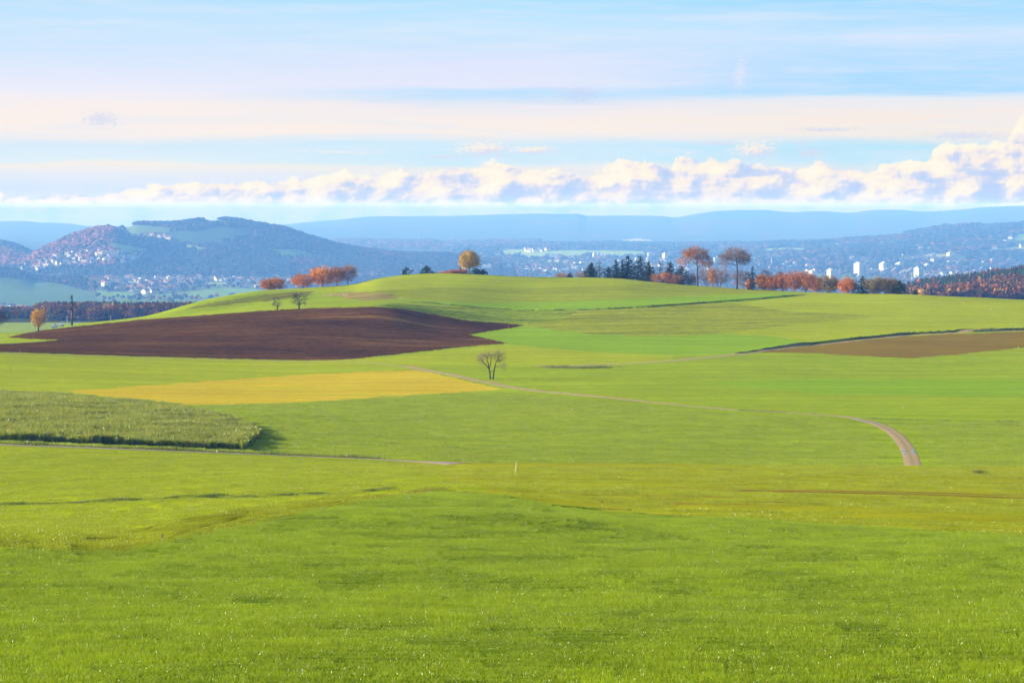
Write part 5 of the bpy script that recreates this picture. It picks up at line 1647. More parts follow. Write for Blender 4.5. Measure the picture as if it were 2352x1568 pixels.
def facade(name, wall, glass, floor_h=3.0, bay=3.6, frac=0.5):
    """plastered wall with rows of windows, by storeys"""
    m_, t = new_mat(name)
    g = t.n('ShaderNodeTexCoord')
    sp = t.n('ShaderNodeSeparateXYZ')
    t.l(g.outputs['Object'], sp.inputs[0])
    X, Y, Z = sp.outputs
    fz = t.m('FRACT', t.m('DIVIDE', Z, floor_h))
    fx = t.m('FRACT', t.m('DIVIDE', t.m('ADD', X, Y), bay))
    w = t.m('MULTIPLY', t.m('MULTIPLY', t.m('GREATER_THAN', fz, 0.35), t.m('LESS_THAN', fz, 0.35 + frac)), t.m('GREATER_THAN', fx, 0.3))
    nz = t.noise(g.outputs['Object'], 0.3, 3, 0.5)
    col = t.mix(w, t.mix(nz, wall, tuple(x * 0.85 for x in wall)), glass)
    finish(t, col, 0.6, 0.3)
    return m_
WHITE = plain('white_plaster', (0.44, 0.42, 0.38))
CREAM = plain('cream_plaster', (0.72, 0.62, 0.48))
GREYW = plain('grey_plaster', (0.48, 0.48, 0.48))
ROOFR = plain('tile_roof', (0.17, 0.07, 0.042))
ROOFB = plain('brown_roof', (0.16, 0.09, 0.06))
ROOFG = plain('grey_roof', (0.22, 0.22, 0.23))
FAC_W = facade('white_facade', (0.60, 0.53, 0.43), (0.12, 0.14, 0.18))
FAC_G = facade('grey_facade', (0.46, 0.47, 0.48), (0.10, 0.12, 0.15))
FAC_B = facade('banded_facade', (0.62, 0.58, 0.50), (0.10, 0.12, 0.16), 3.2, 400.0, 0.42)

def box_vf(x0, x1, y0, y1, z0, z1):
    v = [(x, y, z) for z in (z0, z1) for y in (y0, y1) for x in (x0, x1)]
    return v, [(0, 2, 3, 1), (4, 5, 7, 6), (0, 1, 5, 4), (2, 6, 7, 3), (0, 4, 6, 2), (1, 3, 7, 5)]

def boxes(name, lst, mat, parent=None, loc=None, rz=0.0):
    V, Q = [], []
    for b in lst:
        v, f = box_vf(*b)
        Q += [tuple(i + len(V) for i in q) for q in f]
        V += v
    o = mesh_obj(name, V, np.array(Q), [mat], parent=parent, loc=loc)
    if rz:
        o.rotation_euler = (0, 0, rz)
    return o

def gable_vf(l, w, h, rise, ov=0.6):
    """walls with gable ends, and a roof slab with overhang: faces tagged 0 wall, 1 roof"""
    a, b = l / 2, w / 2
    v = [(-a, -b, -1.5), (a, -b, -1.5), (a, b, -1.5), (-a, b, -1.5), (-a, -b, h), (a, -b, h), (a, b, h), (-a, b, h), (-a, 0, h + rise), (a, 0, h + rise)]
    q = [(0, 1, 5, 4), (2, 3, 7, 6), (1, 2, 6, 5), (3, 0, 4, 7)]
    t3 = [(5, 6, 9), (7, 4, 8)]
    n = len(v)
    A, Bq = a + ov, b + ov
    dz = rise * ov / b
    for k in (0.0, 0.35):
        v += [(-A, -Bq, h - dz + k), (A, -Bq, h - dz + k), (A, 0, h + rise + 0.05 + k), (-A, 0, h + rise + 0.05 + k), (A, Bq, h - dz + k), (-A, Bq, h - dz + k)]
    rq = [(n + 6, n + 7, n + 8, n + 9), (n + 9, n + 8, n + 10, n + 11), (n, n + 3, n + 2, n + 1), (n + 3, n + 5, n + 4, n + 2), (n, n + 1, n + 7, n + 6), (n + 5, n + 11, n + 10, n + 4),
          (n, n + 6, n + 9, n + 3), (n + 3, n + 9, n + 11, n + 5), (n + 1, n + 2, n + 8, n + 7), (n + 2, n + 4, n + 10, n + 8)]
    return v, q, t3, rq

HOUSE_MESH = {}
def house_mesh(kind):
    if kind in HOUSE_MESH:
        return HOUSE_MESH[kind]
    wall, roof = {'r': (WHITE, ROOFR), 'b': (WHITE, ROOFB), 'c': (CREAM, ROOFR), 'g': (WHITE, ROOFG), 'f': (WHITE, ROOFG)}[kind]
    if kind == 'f':
        v, q = [], []
        for b_ in ((-8, 8, -6, 6, -2, 7.5), (-8.3, 8.3, -6.3, 6.3, 7.5, 8.1), (-3, 2, -2, 3, 8.1, 9.6)):
            vv, ff = box_vf(*b_)
            q += [tuple(i + len(v) for i in f) for f in ff]
            v += vv
        o = mesh_obj('house', v, np.array(q), [wall, roof], fmat=[0] * 6 + [1] * 6 + [0] * 6)
    else:
        v, q, t3, rq = gable_vf(15, 11, 6.6, 4.2)
        o = mesh_obj('house', v, [np.array(q), np.array(t3), np.array(rq)], [wall, roof], fmat=[0] * 4 + [0] * 2 + [1] * 10)
    HOUSE_MESH[kind] = o.data
    bpy.data.objects.remove(o)
    return HOUSE_MESH[kind]

ROOFNAME = {'r': ('white', 'red gabled'), 'b': ('white', 'brown gabled'), 'c': ('cream', 'red gabled'), 'g': ('white', 'grey gabled'), 'f': ('white', 'flat')}
def in_poly_points(r, poly, n, lo, hi):
    p = np.array(poly, float)
    out = []
    tries = 0
    while len(out) < n and tries < n * 60:
        tries += 1
        u = r.uniform(p[:, 0].min(), p[:, 0].max())
        v = r.uniform(p[:, 1].min(), p[:, 1].max())
        if inside(poly, np.array([u]), np.array([v]))[0]:
            x, y, z = spot(u, v, lo, hi)
            if y > lo + 20 and y < hi - 50 and all((x - a) ** 2 + (y - b) ** 2 > 17 ** 2 for a, b, _ in out):
                out.append((x, y, z))
    return out

SLOPE = [(26, 613), (74, 603), (123, 590), (195, 575), (333, 579), (331, 588), (305, 605), (195, 613), (123, 613), (77, 628), (33, 623)]
CLUSTERS = [   # polygon, singles, merged, near, far, where, size
    (SLOPE, 56, 40, 8500, 11000, 'on the left foot of the big hill', 1.25),
    ([(195, 640), (461, 638), (461, 650), (384, 672), (333, 675), (225, 660)], 66, 90, 6600, 11000, 'in the town below the big hill', 1.3),
    ([(479, 637), (588, 639), (588, 647), (500, 649)], 12, 10, 6600, 11500, 'left of the orange tree clump', 1.25),
    ([(574, 640), (690, 640), (690, 660), (574, 662)], 14, 14, 6600, 11500, 'seen between the left clump trees', 1.2),
    ([(805, 631), (965, 627), (965, 634), (830, 643)], 16, 10, 6600, 11500, 'right of the left tree clump', 1.2),
    ([(1110, 602), (1345, 600), (1345, 626), (1120, 628)], 34, 60, 8500, 13500, 'in the city right of the yellow tree', 1.25),
    ([(1380, 598), (1560, 600), (1640, 610), (1640, 634), (1560, 625)], 14, 20, 8500, 13500, 'behind the dark conifers', 1.25),
    ([(1715, 592), (1960, 592), (1960, 615), (1900, 630), (1720, 620)], 30, 60, 8500, 13500, 'above the autumn tree row', 1.25),
    ([(2090, 598), (2352, 600), (2352, 612), (2260, 640), (2120, 640)], 24, 40, 8500, 13500, 'left of the right wood', 1.25),
    ([(2034, 557), (2352, 545), (2352, 588), (2040, 588)], 14, 12, 9500, 14600, 'on the long right hill', 1.5),
    ([(1202, 574), (1262, 574), (1262, 579), (1202, 580)], 12, 8, 11500, 15600, 'on the pale meadow beyond the city', 1.6),
    ([(330, 544), (402, 544), (402, 552), (330, 552)], 6, 4, 8500, 11000, 'high on the big hill', 1.4),
    ([(0, 706), (66, 706), (75, 716), (0, 720)], 7, 3, 4300, 6600, 'beside the bare tree at the left edge', 1.1),
]
def houses():
    r = np.random.default_rng(33)
    rest = []
    for poly, ns, nm, lo, hi, where, sc in CLUSTERS:
        pts = in_poly_points(r, poly, ns + nm, lo, hi)
        pts.sort(key=lambda p: p[1])
        for i, (x, y, z) in enumerate(pts):
            kd = 'rbcgf'[r.choice(5, p=(0.32, 0.26, 0.14, 0.08, 0.20))]
            a = r.uniform(-0.6, 0.6) + (1.57 if r.random() < 0.4 else 0)
            s = sc * r.uniform(0.8, 1.25)
            if i < ns:
                o = bpy.data.objects.new('house', house_mesh(kd))
                COL.objects.link(o)
                o.location = (x, y, z)
                o.rotation_euler = (0, 0, a)
                o.scale = (s, s, s)
                wl, rf = ROOFNAME[kd]
                tag(o, f'{wl} house with {rf} roof {where}', 'house', f'{wl} houses with {rf} roofs {where}')
            else:
                rest.append((x, y, z, a, s, kd))
    V, Q, M = [], [], []
    for x, y, z, a, s, kd in rest:
        v, f = box_vf(-7, 7, -5, 5, -1.5, 6.5)
        v = np.array(v) * s
        vv = np.stack([v[:, 0] * math.cos(a) - v[:, 1] * math.sin(a) + x, v[:, 0] * math.sin(a) + v[:, 1] * math.cos(a) + y, v[:, 2] + z], 1)
        off = sum(len(q) for q in V)
        top = vv[4:8].mean(axis=0)
        rise = np.array([0, 0, 3.6 * s])
        e0, e1 = (vv[4] + vv[6]) / 2 + rise, (vv[5] + vv[7]) / 2 + rise
        V.append(np.concatenate([vv, [e0, e1]]))
        Q += [tuple(i + off for i in q) for q in f if q != (4, 5, 7, 6)] + [(off + 4, off + 5, off + 9, off + 8), (off + 7, off + 6, off + 8, off + 9)]
        M += [0] * 5 + [1 if kd in 'rc' else 2] * 2
    o = mesh_obj('distant_houses', np.concatenate(V), np.array(Q), [WHITE, ROOFR, ROOFB], fmat=M)
    tag(o, 'smallest far houses of the valley towns that read as white specks', 'houses', kind='stuff')
houses()

def block(name, label, cat, u0, u1, v0, v1, mat, depth=16.0, rz=0.0, shafts=1, roof=True, group=None, lo=6600, hi=14500, stagger=0.0, roofmat=None):
    """a large building: main body (or several stepped shafts) with roof houses"""
    um = (u0 + u1) / 2
    x, y, z = spot(um, v1, lo, hi)
    w, h = px(u1 - u0, y), px(v1 - v0, y)
    root = empty(name, (x, y, z), rz)
    tag(root, label, cat, group)
    lst, cap, top = [], [], []
    sw = w / shafts
    for k in range(shafts):
        a = -w / 2 + k * sw
        hh = h * (1 - 0.06 * ((k * 7 + shafts) % 3))
        yo = stagger * ((k % 2) - 0.5) * 2
        lst.append((a + (0.6 if shafts > 1 else 0), a + sw - (0.6 if shafts > 1 else 0), -depth / 2 + yo, depth / 2 + yo, -6, hh))
        cap.append((a + 0.2, a + sw - 0.2, -depth / 2 + yo - 0.4, depth / 2 + yo + 0.4, hh, hh + 0.8))
        top.append((a + sw * 0.3, a + sw * 0.7, -depth * 0.2 + yo, depth * 0.2 + yo, hh + 0.8, hh + 0.8 + min(5.0, 0.12 * h + 1.2)))
    for i, b in enumerate(lst):
        boxes('wall' if shafts == 1 else 'tower_shaft', [b], mat, root)
        if roof:
            rf = boxes('roof', [cap[i]], roofmat or GREYW, root)
            boxes('roof_house', [top[i]], WHITE, rf)
    return root

def city():
    D = math.radians
    B = block
    B('apartment_tower', 'tallest cream apartment tower of joined shafts above the right end of the autumn row', 'tower block', 1963, 1990, 605, 634, FAC_W, 34, D(28), 3, stagger=4)
    B('apartment_tower', 'slim cream apartment tower behind the stepped terraces, right of the long white slab', 'tower block', 2021, 2035, 604, 624.5, FAC_W, 26, D(30), 2, stagger=3)
    B('apartment_block', 'long white apartment slab left of the slim cream tower', 'apartment block', 1993, 2020, 618, 628, FAC_B, 16, D(8))
    B('apartment_tower', 'twin cream tower between the two stepped terraces', 'tower block', 2058, 2071, 604, 618, FAC_W, 26, D(30), 2, stagger=3)
    B('apartment_tower', 'cream ribbed apartment tower at the right, above the dark treetops', 'tower block', 2101, 2118, 616, 637, FAC_W, 30, D(26), 3, stagger=4)
    B('apartment_tower', 'banded pale tower standing alone right of the ribbed cream tower', 'tower block', 2126.5, 2134, 606, 620, FAC_B, 20, D(10))
    B('apartment_tower', 'small white tower rising over the left half of the autumn row', 'tower block', 1860, 1874, 621, 636, FAC_W, 26, D(24), 2)
    B('apartment_tower', 'pale tower rising directly behind the dark olive tree', 'tower block', 1900.6, 1922, 620, 641, FAC_W, 26, D(24), 3, stagger=3)
    B('factory_building', 'long low bright white building above the left part of the autumn row', 'factory', 1790, 1820, 606, 611, FAC_B, 30, D(5))
    B('office_block', 'pale office block at the right end of the long low white building', 'office block', 1821, 1829, 603, 611.5, FAC_G, 18, D(15))
    B('office_block', 'dim grey slab tower low on the long right hill', 'office block', 2140, 2150, 582, 595, FAC_G, 18, D(-5))
    B('office_block', 'wide dim grey block left of the grey slab tower', 'office block', 2095, 2126, 590, 597, FAC_G, 20, 0)
    # row of towers beyond the conifers
    for i, (a, b, m_, lab) in enumerate(((1362, 1367.5, FAC_W, 'first pale tower of the six in a row on the meadow skyline'), (1371, 1378, FAC_G, 'second and dim grey tower of the six in a row'), (1380, 1386, FAC_W, 'third tower of the six in a row, pale cream'),
                                         (1387.5, 1393, FAC_W, 'fourth tower of the six in a row, close to the third'), (1395, 1400.5, FAC_W, 'fifth tower of the six in a row, pale cream'), (1406, 1411, FAC_W, 'last tower of the six in a row, slightly apart'))):
        B('apartment_tower', lab, 'tower block', a, b, 582, 593.5, m_, 20, D(12), group=None)
    B('hospital_building', 'broad white banded high block above the tall spruces', 'high block', 1488, 1503, 580, 593, FAC_B, 24, D(6))
    B('office_block', 'pale block between two tall spruces, left below the white banded one', 'office block', 1459, 1467, 592, 601.5, FAC_W, 18, D(10))
    B('office_block', 'small pale block just below the white banded one', 'office block', 1485, 1493, 592, 601.5, FAC_W, 18, D(10))
    B('apartment_tower', 'slim tower with one bright side right of the white banded block', 'tower block', 1523, 1531, 582, 598.5, FAC_W, 18, D(35))
    B('factory_building', 'big pale grey block between the two tall oaks', 'factory', 1640, 1659, 591, 607, FAC_G, 26, D(5))
    B('factory_building', 'long grey building right of the leafless oak crown', 'factory', 1712, 1745, 592, 599, FAC_G, 26, 0)
    B('factory_building', 'low hall with a row of lit white gables behind the leafless oak', 'factory', 1690, 1712, 605.5, 609.5, FAC_B, 24, 0)
    B('apartment_block', 'small bright white block in the middle of the city, right of the yellow tree', 'apartment block', 1250, 1261, 620.5, 629.5, FAC_W, 16, D(30))
    for a, b, v0, v1, lab in ((1107, 1129, 608.6, 622.5, 'dim tower slab closest to the yellow tree on its right'), (1149, 1174, 609, 623.5, 'wide dim tower slab a little right of the yellow tree'),
                              (1248, 1258, 586.6, 594, 'left one of two dim blocks below the meadow village'), (1260, 1283, 583, 594.6, 'wide dim block below the meadow village'), (1303, 1320, 586, 597.5, 'dark grey block left of the row of six towers')):
        B('apartment_block', lab, 'apartment block', a, b, v0, v1, FAC_G, 16, D(-12), 2)
    B('apartment_tower', 'white tower in the valley town under the big hill', 'tower block', 383.5, 394.5, 635.5, 645, FAC_W, 16, D(18))
    B('apartment_block', 'white apartment block right of the valley town tower', 'apartment block', 401, 411, 639, 645.5, FAC_B, 14, D(10))
    B('apartment_block', 'white slab standing alone in the fields right of the valley town', 'apartment block', 532, 542, 650.5, 659, FAC_B, 14, D(-8))
    B('apartment_block', 'long low white block right of the white slab in the fields', 'apartment block', 556, 579, 655, 662, FAC_B, 14, D(6))
    for i, (a, b, lab) in enumerate(((243, 262, 'left long white row building in the valley town'), (268, 283, 'middle long white row building in the valley town'), (293, 320, 'right long white row building in the valley town'), (338, 362, 'long white row building beside the valley town tower'))):
        B('apartment_block', lab, 'apartment block', a, b, 641.5, 647, FAC_W, 14, D(5))
    B('farm_building', 'white farm hall just beyond the crest beside the utility pole', 'farm building', 138, 147, 746, 752.5, FAC_W, 12, D(10), lo=1500, hi=2400)
    B('farm_building', 'low white shed left of the farm hall beyond the crest', 'farm building', 120, 133, 749, 754, WHITE, 9, D(5), lo=1500, hi=2400)
    # stepped white terraces climbing to the right
    for k, (ua, va, ub, vb, n) in enumerate(((2014, 630, 2037, 617, 9), (2047, 624, 2057, 616, 4), (2057, 634, 2080, 621, 9), (2078, 628, 2094, 616, 6))):
        wr = ('longest terrace left of the twin tower', 'short terrace below the slim cream tower', 'lower right terrace', 'upper right terrace')[k]
        x, y, z = spot((ua + ub) / 2, max(va, vb) + 1, 6600, 14500)
        root = empty('terrace_house', (x, y, z))
        tag(root, f'white stepped terrace housing, {wr}', 'terrace housing')
        for i in range(n):
            f = i / (n - 1)
            xa = px(ua + (ub - ua) * f - (ua + ub) / 2, y)
            zt = px(max(va, vb) + 1 - (va + (vb - va) * f), y) + 3.5
            boxes('terrace_step', [(xa - 3.2, xa + 3.0, -5 + (i % 2), 5 + (i % 2), zt - 5.2, zt)], WHITE, root)
        boxes('wall', [(px(ua - (ua + ub) / 2, y), px(ub - (ua + ub) / 2, y), 5.5, 14, -6, px(abs(va - vb) * 0.45, y))], GREYW, root)
    # chimneys and masts
    def pole(name, label, cat, u, v0, v1, wdt, mat, lo=6600, hi=14500):
        x, y, z = spot(u, v1, lo, hi)
        h = px(v1 - v0, y)
        a = np.arange(10) / 10 * 6.2832
        rr = px(wdt, y) / 2
        v = np.concatenate([np.stack([rr * k * np.cos(a), rr * k * np.sin(a), np.full(10, zz)], 1) for k, zz in ((1.15, -5), (1.0, h * 0.5), (0.85, h))])
        q = [(i + 10 * l, (i + 1) % 10 + 10 * l, (i + 1) % 10 + 10 * l + 10, i + 10 * l + 10) for l in range(2) for i in range(10)]
        o = mesh_obj(name, v, np.array(q), [mat], loc=(x, y, z), smooth=True)
        tag(o, label, cat)
        return o
    pole('chimney', 'slender bright white chimney left of the ribbed cream tower', 'chimney', 2094.5, 626, 648, 1.7, WHITE)
    pole('chimney', 'dim grey chimney above the left end of the autumn row', 'chimney', 1772, 590, 609, 1.6, GREYW)
    pole('water_tower', 'small white tower on the low ridge above the yellow tree', 'tower', 1124, 560.5, 567, 1.8, WHITE, 13500, 16800)
    pole('radio_mast', 'thin mast on the low ridge left of the yellow tree', 'mast', 961, 541, 553, 0.6, GREYW, 13500, 16800)
    def crane(label, u, v0, v1, arm, sgn, mat):
        x, y, z = spot(u, v1, 6600, 14500)
        h, s = px(v1 - v0, y), px(1, y)
        root = empty('tower_crane', (x, y, z))
        tag(root, label, 'crane')
        t_ = 0.5 * s
        boxes('mast', [(-t_, -t_ * 0.5, -t_, -t_ * 0.5, -3, h), (t_ * 0.5, t_, -t_, -t_ * 0.5, -3, h), (-t_, -t_ * 0.5, t_ * 0.5, t_, -3, h), (t_ * 0.5, t_, t_ * 0.5, t_, -3, h)], mat, root)
        x0, x1 = sorted((-sgn * 3 * s, sgn * arm * s))
        boxes('jib', [(x0, x1, -t_ * 0.8, t_ * 0.8, h, h + 0.7 * s)], mat, root)
        boxes('counterweight', [tuple(sorted((-sgn * 3 * s, -sgn * 2 * s))) + (-t_, t_, h - 1.0 * s, h)], GREYW, root)
    CRANE = plain('crane_paint', (0.62, 0.60, 0.55))
    crane('pale tower crane on the skyline left of the yellow tree beside the regular spruce', 966, 609, 629, 5, 1, CRANE)
    crane('tower crane over the valley town right of its white tower', 409, 631.5, 645, 14, -1, CRANE)
    crane('small tower crane right of the slim bright sided tower', 1539, 581, 594, 4, -1, CRANE)
city()

# ------------------------------------------------------------------ posts, poles, fence, markers on the fields
WOODP = plain('weathered_wood', (0.16, 0.12, 0.09))
STEELP = plain('dark_steel', (0.045, 0.05, 0.045), 0.5, 0.4)
PALEP = plain('pale_wood', (0.62, 0.50, 0.40))
TAR = plain('tarred_wood', (0.035, 0.028, 0.026))
CER = plain('ceramic', (0.55, 0.5, 0.45), 0.3, 0.5)
REDP = plain('signal_red', (0.75, 0.10, 0.03))
GALV = plain('galvanised', (0.45, 0.47, 0.46), 0.5, 0.4)

def rod_vf(x0, z0, x1, z1, r0, r1, n=8, y=0.0):
    a = np.arange(n) / n * 6.2832
    v = np.concatenate([np.stack([xx + rr * np.cos(a), y + rr * np.sin(a), np.full(n, zz)], 1) for xx, zz, rr in ((x0, z0, r0), (x1, z1, r1))])
    q = [(i, (i + 1) % n, (i + 1) % n + n, i + n) for i in range(n)]
    v = np.concatenate([v, [(x1, y, z1)]])
    q += [(i + n, (i + 1) % n + n, 2 * n, 2 * n) for i in range(0)]
    return v, np.array(q)

def utility_pole():
    x, y = px(165.5 - U0, 1046.0), 1046.0
    z = float(ground_z(x, y)[0])
    s = px(1, y)
    root = empty('utility_pole', (x, y, z - 0.2))
    tag(root, 'tall dark transformer pole standing alone on the left skyline', 'utility pole')
    v, q = rod_vf(0, -0.3, 0, 72 * s, 0.34, 0.25, 10)
    mesh_obj('pole', v, q, [TAR], parent=root, smooth=True)
    boxes('crossarm', [(-6.2 * s, 0.3, -0.1, 0.1, 70.6 * s, 71.2 * s)], STEELP, root)
    boxes('crossarm', [(-5.0 * s, 0.3, -0.1, 0.1, 56 * s, 56.6 * s)], STEELP, root)
    for nm, zz, hh in (('switch_gear', 63.5, 5.0), ('switch_gear', 53.5, 3.6)):
        g = boxes(nm, [(-5 * s, -4.5 * s, -0.35, 0.35, zz * s, (zz + hh) * s), (-2.2 * s, -1.7 * s, -0.35, 0.35, zz * s, (zz + hh) * s), (-5 * s, -0.8 * s, -0.35, 0.35, zz * s - 0.1, zz * s), (-5 * s, -0.8 * s, -0.35, 0.35, (zz + hh) * s, (zz + hh) * s + 0.1)], STEELP, root)
        for k in (-4.75, -3.4, -1.95):
            v, q = rod_vf(k * s, (zz + hh) * s + 0.1, k * s, (zz + hh + 1.6) * s, 0.10, 0.06, 6)
            mesh_obj('insulator', v, q, [CER], parent=g)
    tf = boxes('transformer', [(-5.6 * s, -1.0 * s, -0.75, 0.75, 36.5 * s, 42.5 * s)], plain('green_paint', (0.05, 0.075, 0.055)), root)
    for k in (-4.8, -3.4, -2.0):
        v, q = rod_vf(k * s, 42.5 * s, k * s, 45.2 * s, 0.10, 0.06, 6)
        mesh_obj('bushing', v, q, [STEELP], parent=tf)
    boxes('bracket', [(-5.9 * s, -0.6 * s, -0.8, 0.8, 35.4 * s, 36.4 * s)], GALV, root)
    v, q = rod_vf(-1.3 * s, 12 * s, -1.3 * s, 35.4 * s, 0.08, 0.08, 6)
    mesh_obj('cable_pipe', v, q, [GALV], parent=root)
    boxes('cabinet', [(-2.6 * s, -0.5 * s, -0.35, 0.35, 3.0 * s, 12.0 * s)], plain('grey_green_paint', (0.16, 0.20, 0.17)), root)
    boxes('footing', [(-3.4 * s, 1.4 * s, -0.9, 0.9, -0.5, 0.3)], GALV, root)
utility_pole()

def power_line():
    tops = []
    for u, d, lab in ((154, 2120, 'thin grey power pole in the valley left of the utility pole, before the wood'), (254, 2150, 'thin grey power pole at the wood edge right of the utility pole'), (78, 2080, 'thin grey power pole behind the small golden tree')):
        x = px(u - U0, d)
        z = float(ground_z(x, d)[0])
        root = empty('power_pole', (x, d, z))
        tag(root, lab, 'utility pole')
        v, q = rod_vf(0, -0.5, 0, 8.2, 0.17, 0.12, 8)
        mesh_obj('pole', v, q, [GALV], parent=root)
        boxes('crossarm', [(-0.9, 0.9, -0.08, 0.08, 7.3, 7.5)], GALV, root)
        tops.append((x, d, z + 7.6))
    tops.sort()
    for k in range(2):
        a, b = np.array(tops[k]), np.array(tops[k + 1])
        P = np.array([a * (1 - f) + b * f - np.array([0, 0, 1.6 * 4 * f * (1 - f)]) for f in np.linspace(0, 1, 17)])
        v, q = tubes(P, np.arange(-1, 16), np.full(17, 0.05), range(17), 4)
        o = mesh_obj('power_line', v, q, [GALV])
        tag(o, ('sagging wire between the golden tree pole and the middle power pole', 'sagging wire between the middle power pole and the wood edge pole')[k], 'wire')
power_line()

def post(name, label, cat, u, v, vt, lo, hi, mat, r0=0.05, tilt=0.0, group=None):
    x, y, z = spot(u, v, lo, hi)
    h = px(v - vt, y)
    vv, q = rod_vf(0, -0.2, tilt * h, h, r0, r0 * 0.85, 8)
    o = mesh_obj(name, np.concatenate([vv]), q, [mat], loc=(x, y, z))
    tag(o, label, cat, group)
    return x, y, z, h

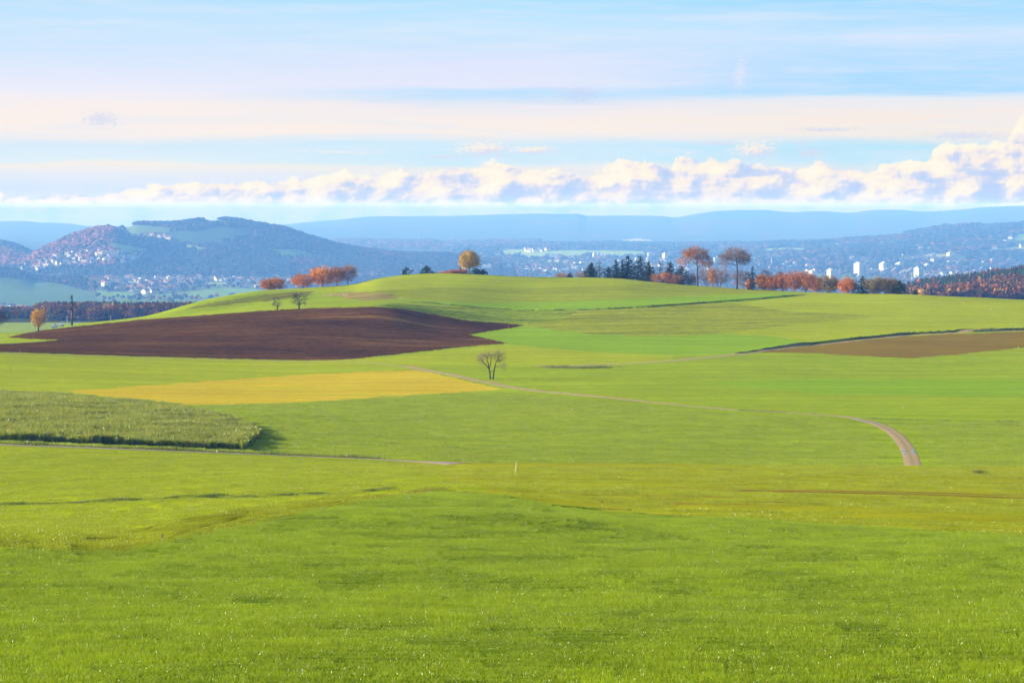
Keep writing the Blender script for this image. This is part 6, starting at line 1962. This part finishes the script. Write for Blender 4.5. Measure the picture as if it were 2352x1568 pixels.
def field_marks():
    post('marker_post', 'pale slanting post at the top of the striped field near the road end', 'post', 1183.5, 1083, 1061.5, 260, 345, PALEP, 0.05, 0.12)
    # round markers on stakes
    for u, v, vt, lo, hi, rad, lab in ((372, 1246, 1230, 120, 200, 0.105, 'orange rimmed pale disc on a thin stake at the edge of the long grass'), (657.5, 1099, 1092, 240, 340, 0.11, 'small orange disc marker in the lime field below the road'),
                                       (1382, 1166, 1152, 190, 245, 0.09, 'rusty disc on a pale stake at the lower edge of the striped field')):
        x, y, z = spot(u, v, lo, hi)
        h = px(v - vt, y)
        root = empty('field_marker', (x, y, z))
        tag(root, lab, 'marker')
        vv, q = rod_vf(0, -0.2, 0.02, h, 0.012, 0.010, 6)
        mesh_obj('stake', vv, q, [PALEP], parent=root)
        a = np.arange(20) / 20 * 6.2832
        def disc(nm, r0, r1, yo, mat, par=root):
            P = np.concatenate([np.stack([k * np.cos(a) * 0.72 + 0.02, np.full(20, yy), h + k * 1.15 * np.sin(a)], 1) for k, yy in ((r0, yo), (r1, yo), (r1, yo + 0.02), (r0, yo + 0.02))])
            q = [(i + 20 * l, (i + 1) % 20 + 20 * l, (i + 1) % 20 + 20 * ((l + 1) % 4), i + 20 * ((l + 1) % 4)) for l in range(4) for i in range(20)]
            mesh_obj(nm, P, np.array(q), [mat], parent=par)
        disc('rim', rad * 0.72, rad, -0.012, REDP)
        disc('disc', 0.001, rad * 0.72, -0.006, PALEP if rad > 0.1 else WOODP)
    for u, v, vt, lo, hi, lab in ((47, 810.5, 803, 700, 900, 'wooden fence post on the lower edge of the ploughed field at the far left'), (9, 811, 806.5, 700, 900, 'short dark post near the left picture edge below the ploughed field'),
                                  (481.5, 828, 819, 700, 900, 'grey post on the lower edge of the ploughed field near its middle'), (24.5, 849, 841, 640, 800, 'short post standing in the left meadow above the tall crop'),
                                  (392, 873, 868, 600, 760, 'short post at the upper edge of the stubble field'), (77, 776.5, 768.5, 850, 1060, 'thin pale post at the tip of the green wedge in the ploughed field'),
                                  (16.5, 770.5, 763, 900, 1060, 'thin post on the skyline grass at the far left'), (19.6, 775, 766.5, 850, 1060, 'thin post beside the skyline post at the far left')):
        post('fence_post', lab, 'post', u, v, vt, lo, hi, WOODP, 0.07)
    post('marker_post', 'white stick in the lime meadow high on the right side of the hill', 'post', 2213, 697.5, 692, 950, 1150, PALEP, 0.06)
    post('marker_post', 'tiny pale stick where the lime meadow line meets the right edge', 'post', 2276, 712, 709, 900, 1130, PALEP, 0.08)
    post('marker_post', 'red tipped stick at the sharp corner of the ploughed field', 'post', 1210, 746.5, 741, 880, 1100, REDP, 0.07)
    post('marker_post', 'thin red stick on the edge of the notch in the ploughed field', 'post', 1168, 755, 747.5, 850, 1100, REDP, 0.05)
    post('marker_post', 'pale stick on the upper corner of the dry brown field at the right edge', 'post', 2339, 800, 795, 760, 960, PALEP, 0.06)
    post('marker_post', 'small white peg in the middle of the valley meadow', 'post', 1314, 941.5, 938, 520, 680, WHITE, 0.10)
    post('marker_post', 'small white peg in the meadow above the bend of the track', 'post', 2074, 937, 933.5, 520, 760, WHITE, 0.08)

    # net fence round the fallow strip
    for i, (pts, lab) in enumerate((([(742, 681), (785, 680), (800, 682)], 'lower run of pale electric netting beside the fallow strip'), ([(786, 674.5), (800, 673), (817, 672)], 'upper run of pale electric netting above the fallow strip'))):
        W_ = [spot(u, v, 980, 1260) for u, v in pts]
        Pt = smooth_path([w[:2] for w in W_], 0.9)
        z = ground_z(Pt[:, 0], Pt[:, 1])
        root = empty('net_fence', (Pt[0, 0], Pt[0, 1], z[0]))
        tag(root, lab, 'fence')
        L = np.column_stack([Pt, z]) - np.array([Pt[0, 0], Pt[0, 1], z[0]])
        for k in range(0, len(L), 4):
            v, q = rod_vf(L[k, 0], L[k, 2] - 0.1, L[k, 0], L[k, 2] + 1.1, 0.03, 0.03, 6, L[k, 1])
            mesh_obj('post', v, q, [PALEP], parent=root)
        V, Q, off = [], [], 0
        for hh in np.linspace(0.15, 1.0, 7):
            n = len(L)
            P = L + np.array([0, 0, hh])
            v, q = tubes(P, np.arange(-1, n - 1), np.full(n, 0.012), range(n), 3)
            V.append(v)
            Q.append(q + off)
            off += len(v)
        mesh_obj('net', np.concatenate(V), np.concatenate(Q), [WHITE], parent=root)
field_marks()

def bird():
    d = 500.0
    x, z = px(1884 - U0, d), px(VH - 412.5, d)
    v = [(-0.55, 0.05, 0.16), (-0.25, -0.05, 0.10), (0, -0.12, 0.0), (0, 0.14, 0.02), (-0.28, 0.14, 0.08), (0.55, 0.05, 0.18), (0.25, -0.05, 0.11), (0.28, 0.14, 0.08), (0, 0.0, -0.07), (-0.02, 0.3, 0.02), (0.05, -0.24, 0.0)]
    f3 = np.array([(0, 1, 4), (1, 2, 3), (1, 3, 4), (5, 7, 6), (6, 3, 2), (6, 7, 3), (2, 8, 3), (10, 8, 2), (3, 8, 9)])
    o = mesh_obj('bird', v, f3, [STEELP], loc=(x, d, z))
    tag(o, 'tiny dark bird gliding in front of the cumulus at the right', 'bird')
bird()
# ------------------------------------------------------------------ haze
def haze():
    m_, t = new_mat('air')
    out = t.n('ShaderNodeOutputMaterial')
    pv = t.n('ShaderNodeVolumePrincipled')
    pv.inputs['Color'].default_value = (0.155, 0.40, 1.0, 1)
    pv.inputs['Density'].default_value = 7.5e-5
    pv.inputs['Anisotropy'].default_value = 0.0
    pv.inputs['Absorption Color'].default_value = (0.842, 0.883, 1.000, 1)
    t.l(pv.outputs[0], out.inputs['Volume'])
    x0, x1, y0, y1, z0, z1 = -9500, 9500, -300, 24600, float(min(ZN.min(), ZF.min())) - 1.0, HAZE_TOP
    v = [(x, y, z) for z in (z0, z1) for y in (y0, y1) for x in (x0, x1)]
    f = [(0, 2, 3, 1), (4, 5, 7, 6), (0, 1, 5, 4), (2, 6, 7, 3), (0, 4, 6, 2), (1, 3, 7, 5)]
    o = mesh_obj('haze', v, np.array(f), [m_])
    tag(o, kind='stuff')
HAZE_TOP = max(float(ZF.max()) + 6.0, 14.0)
haze()
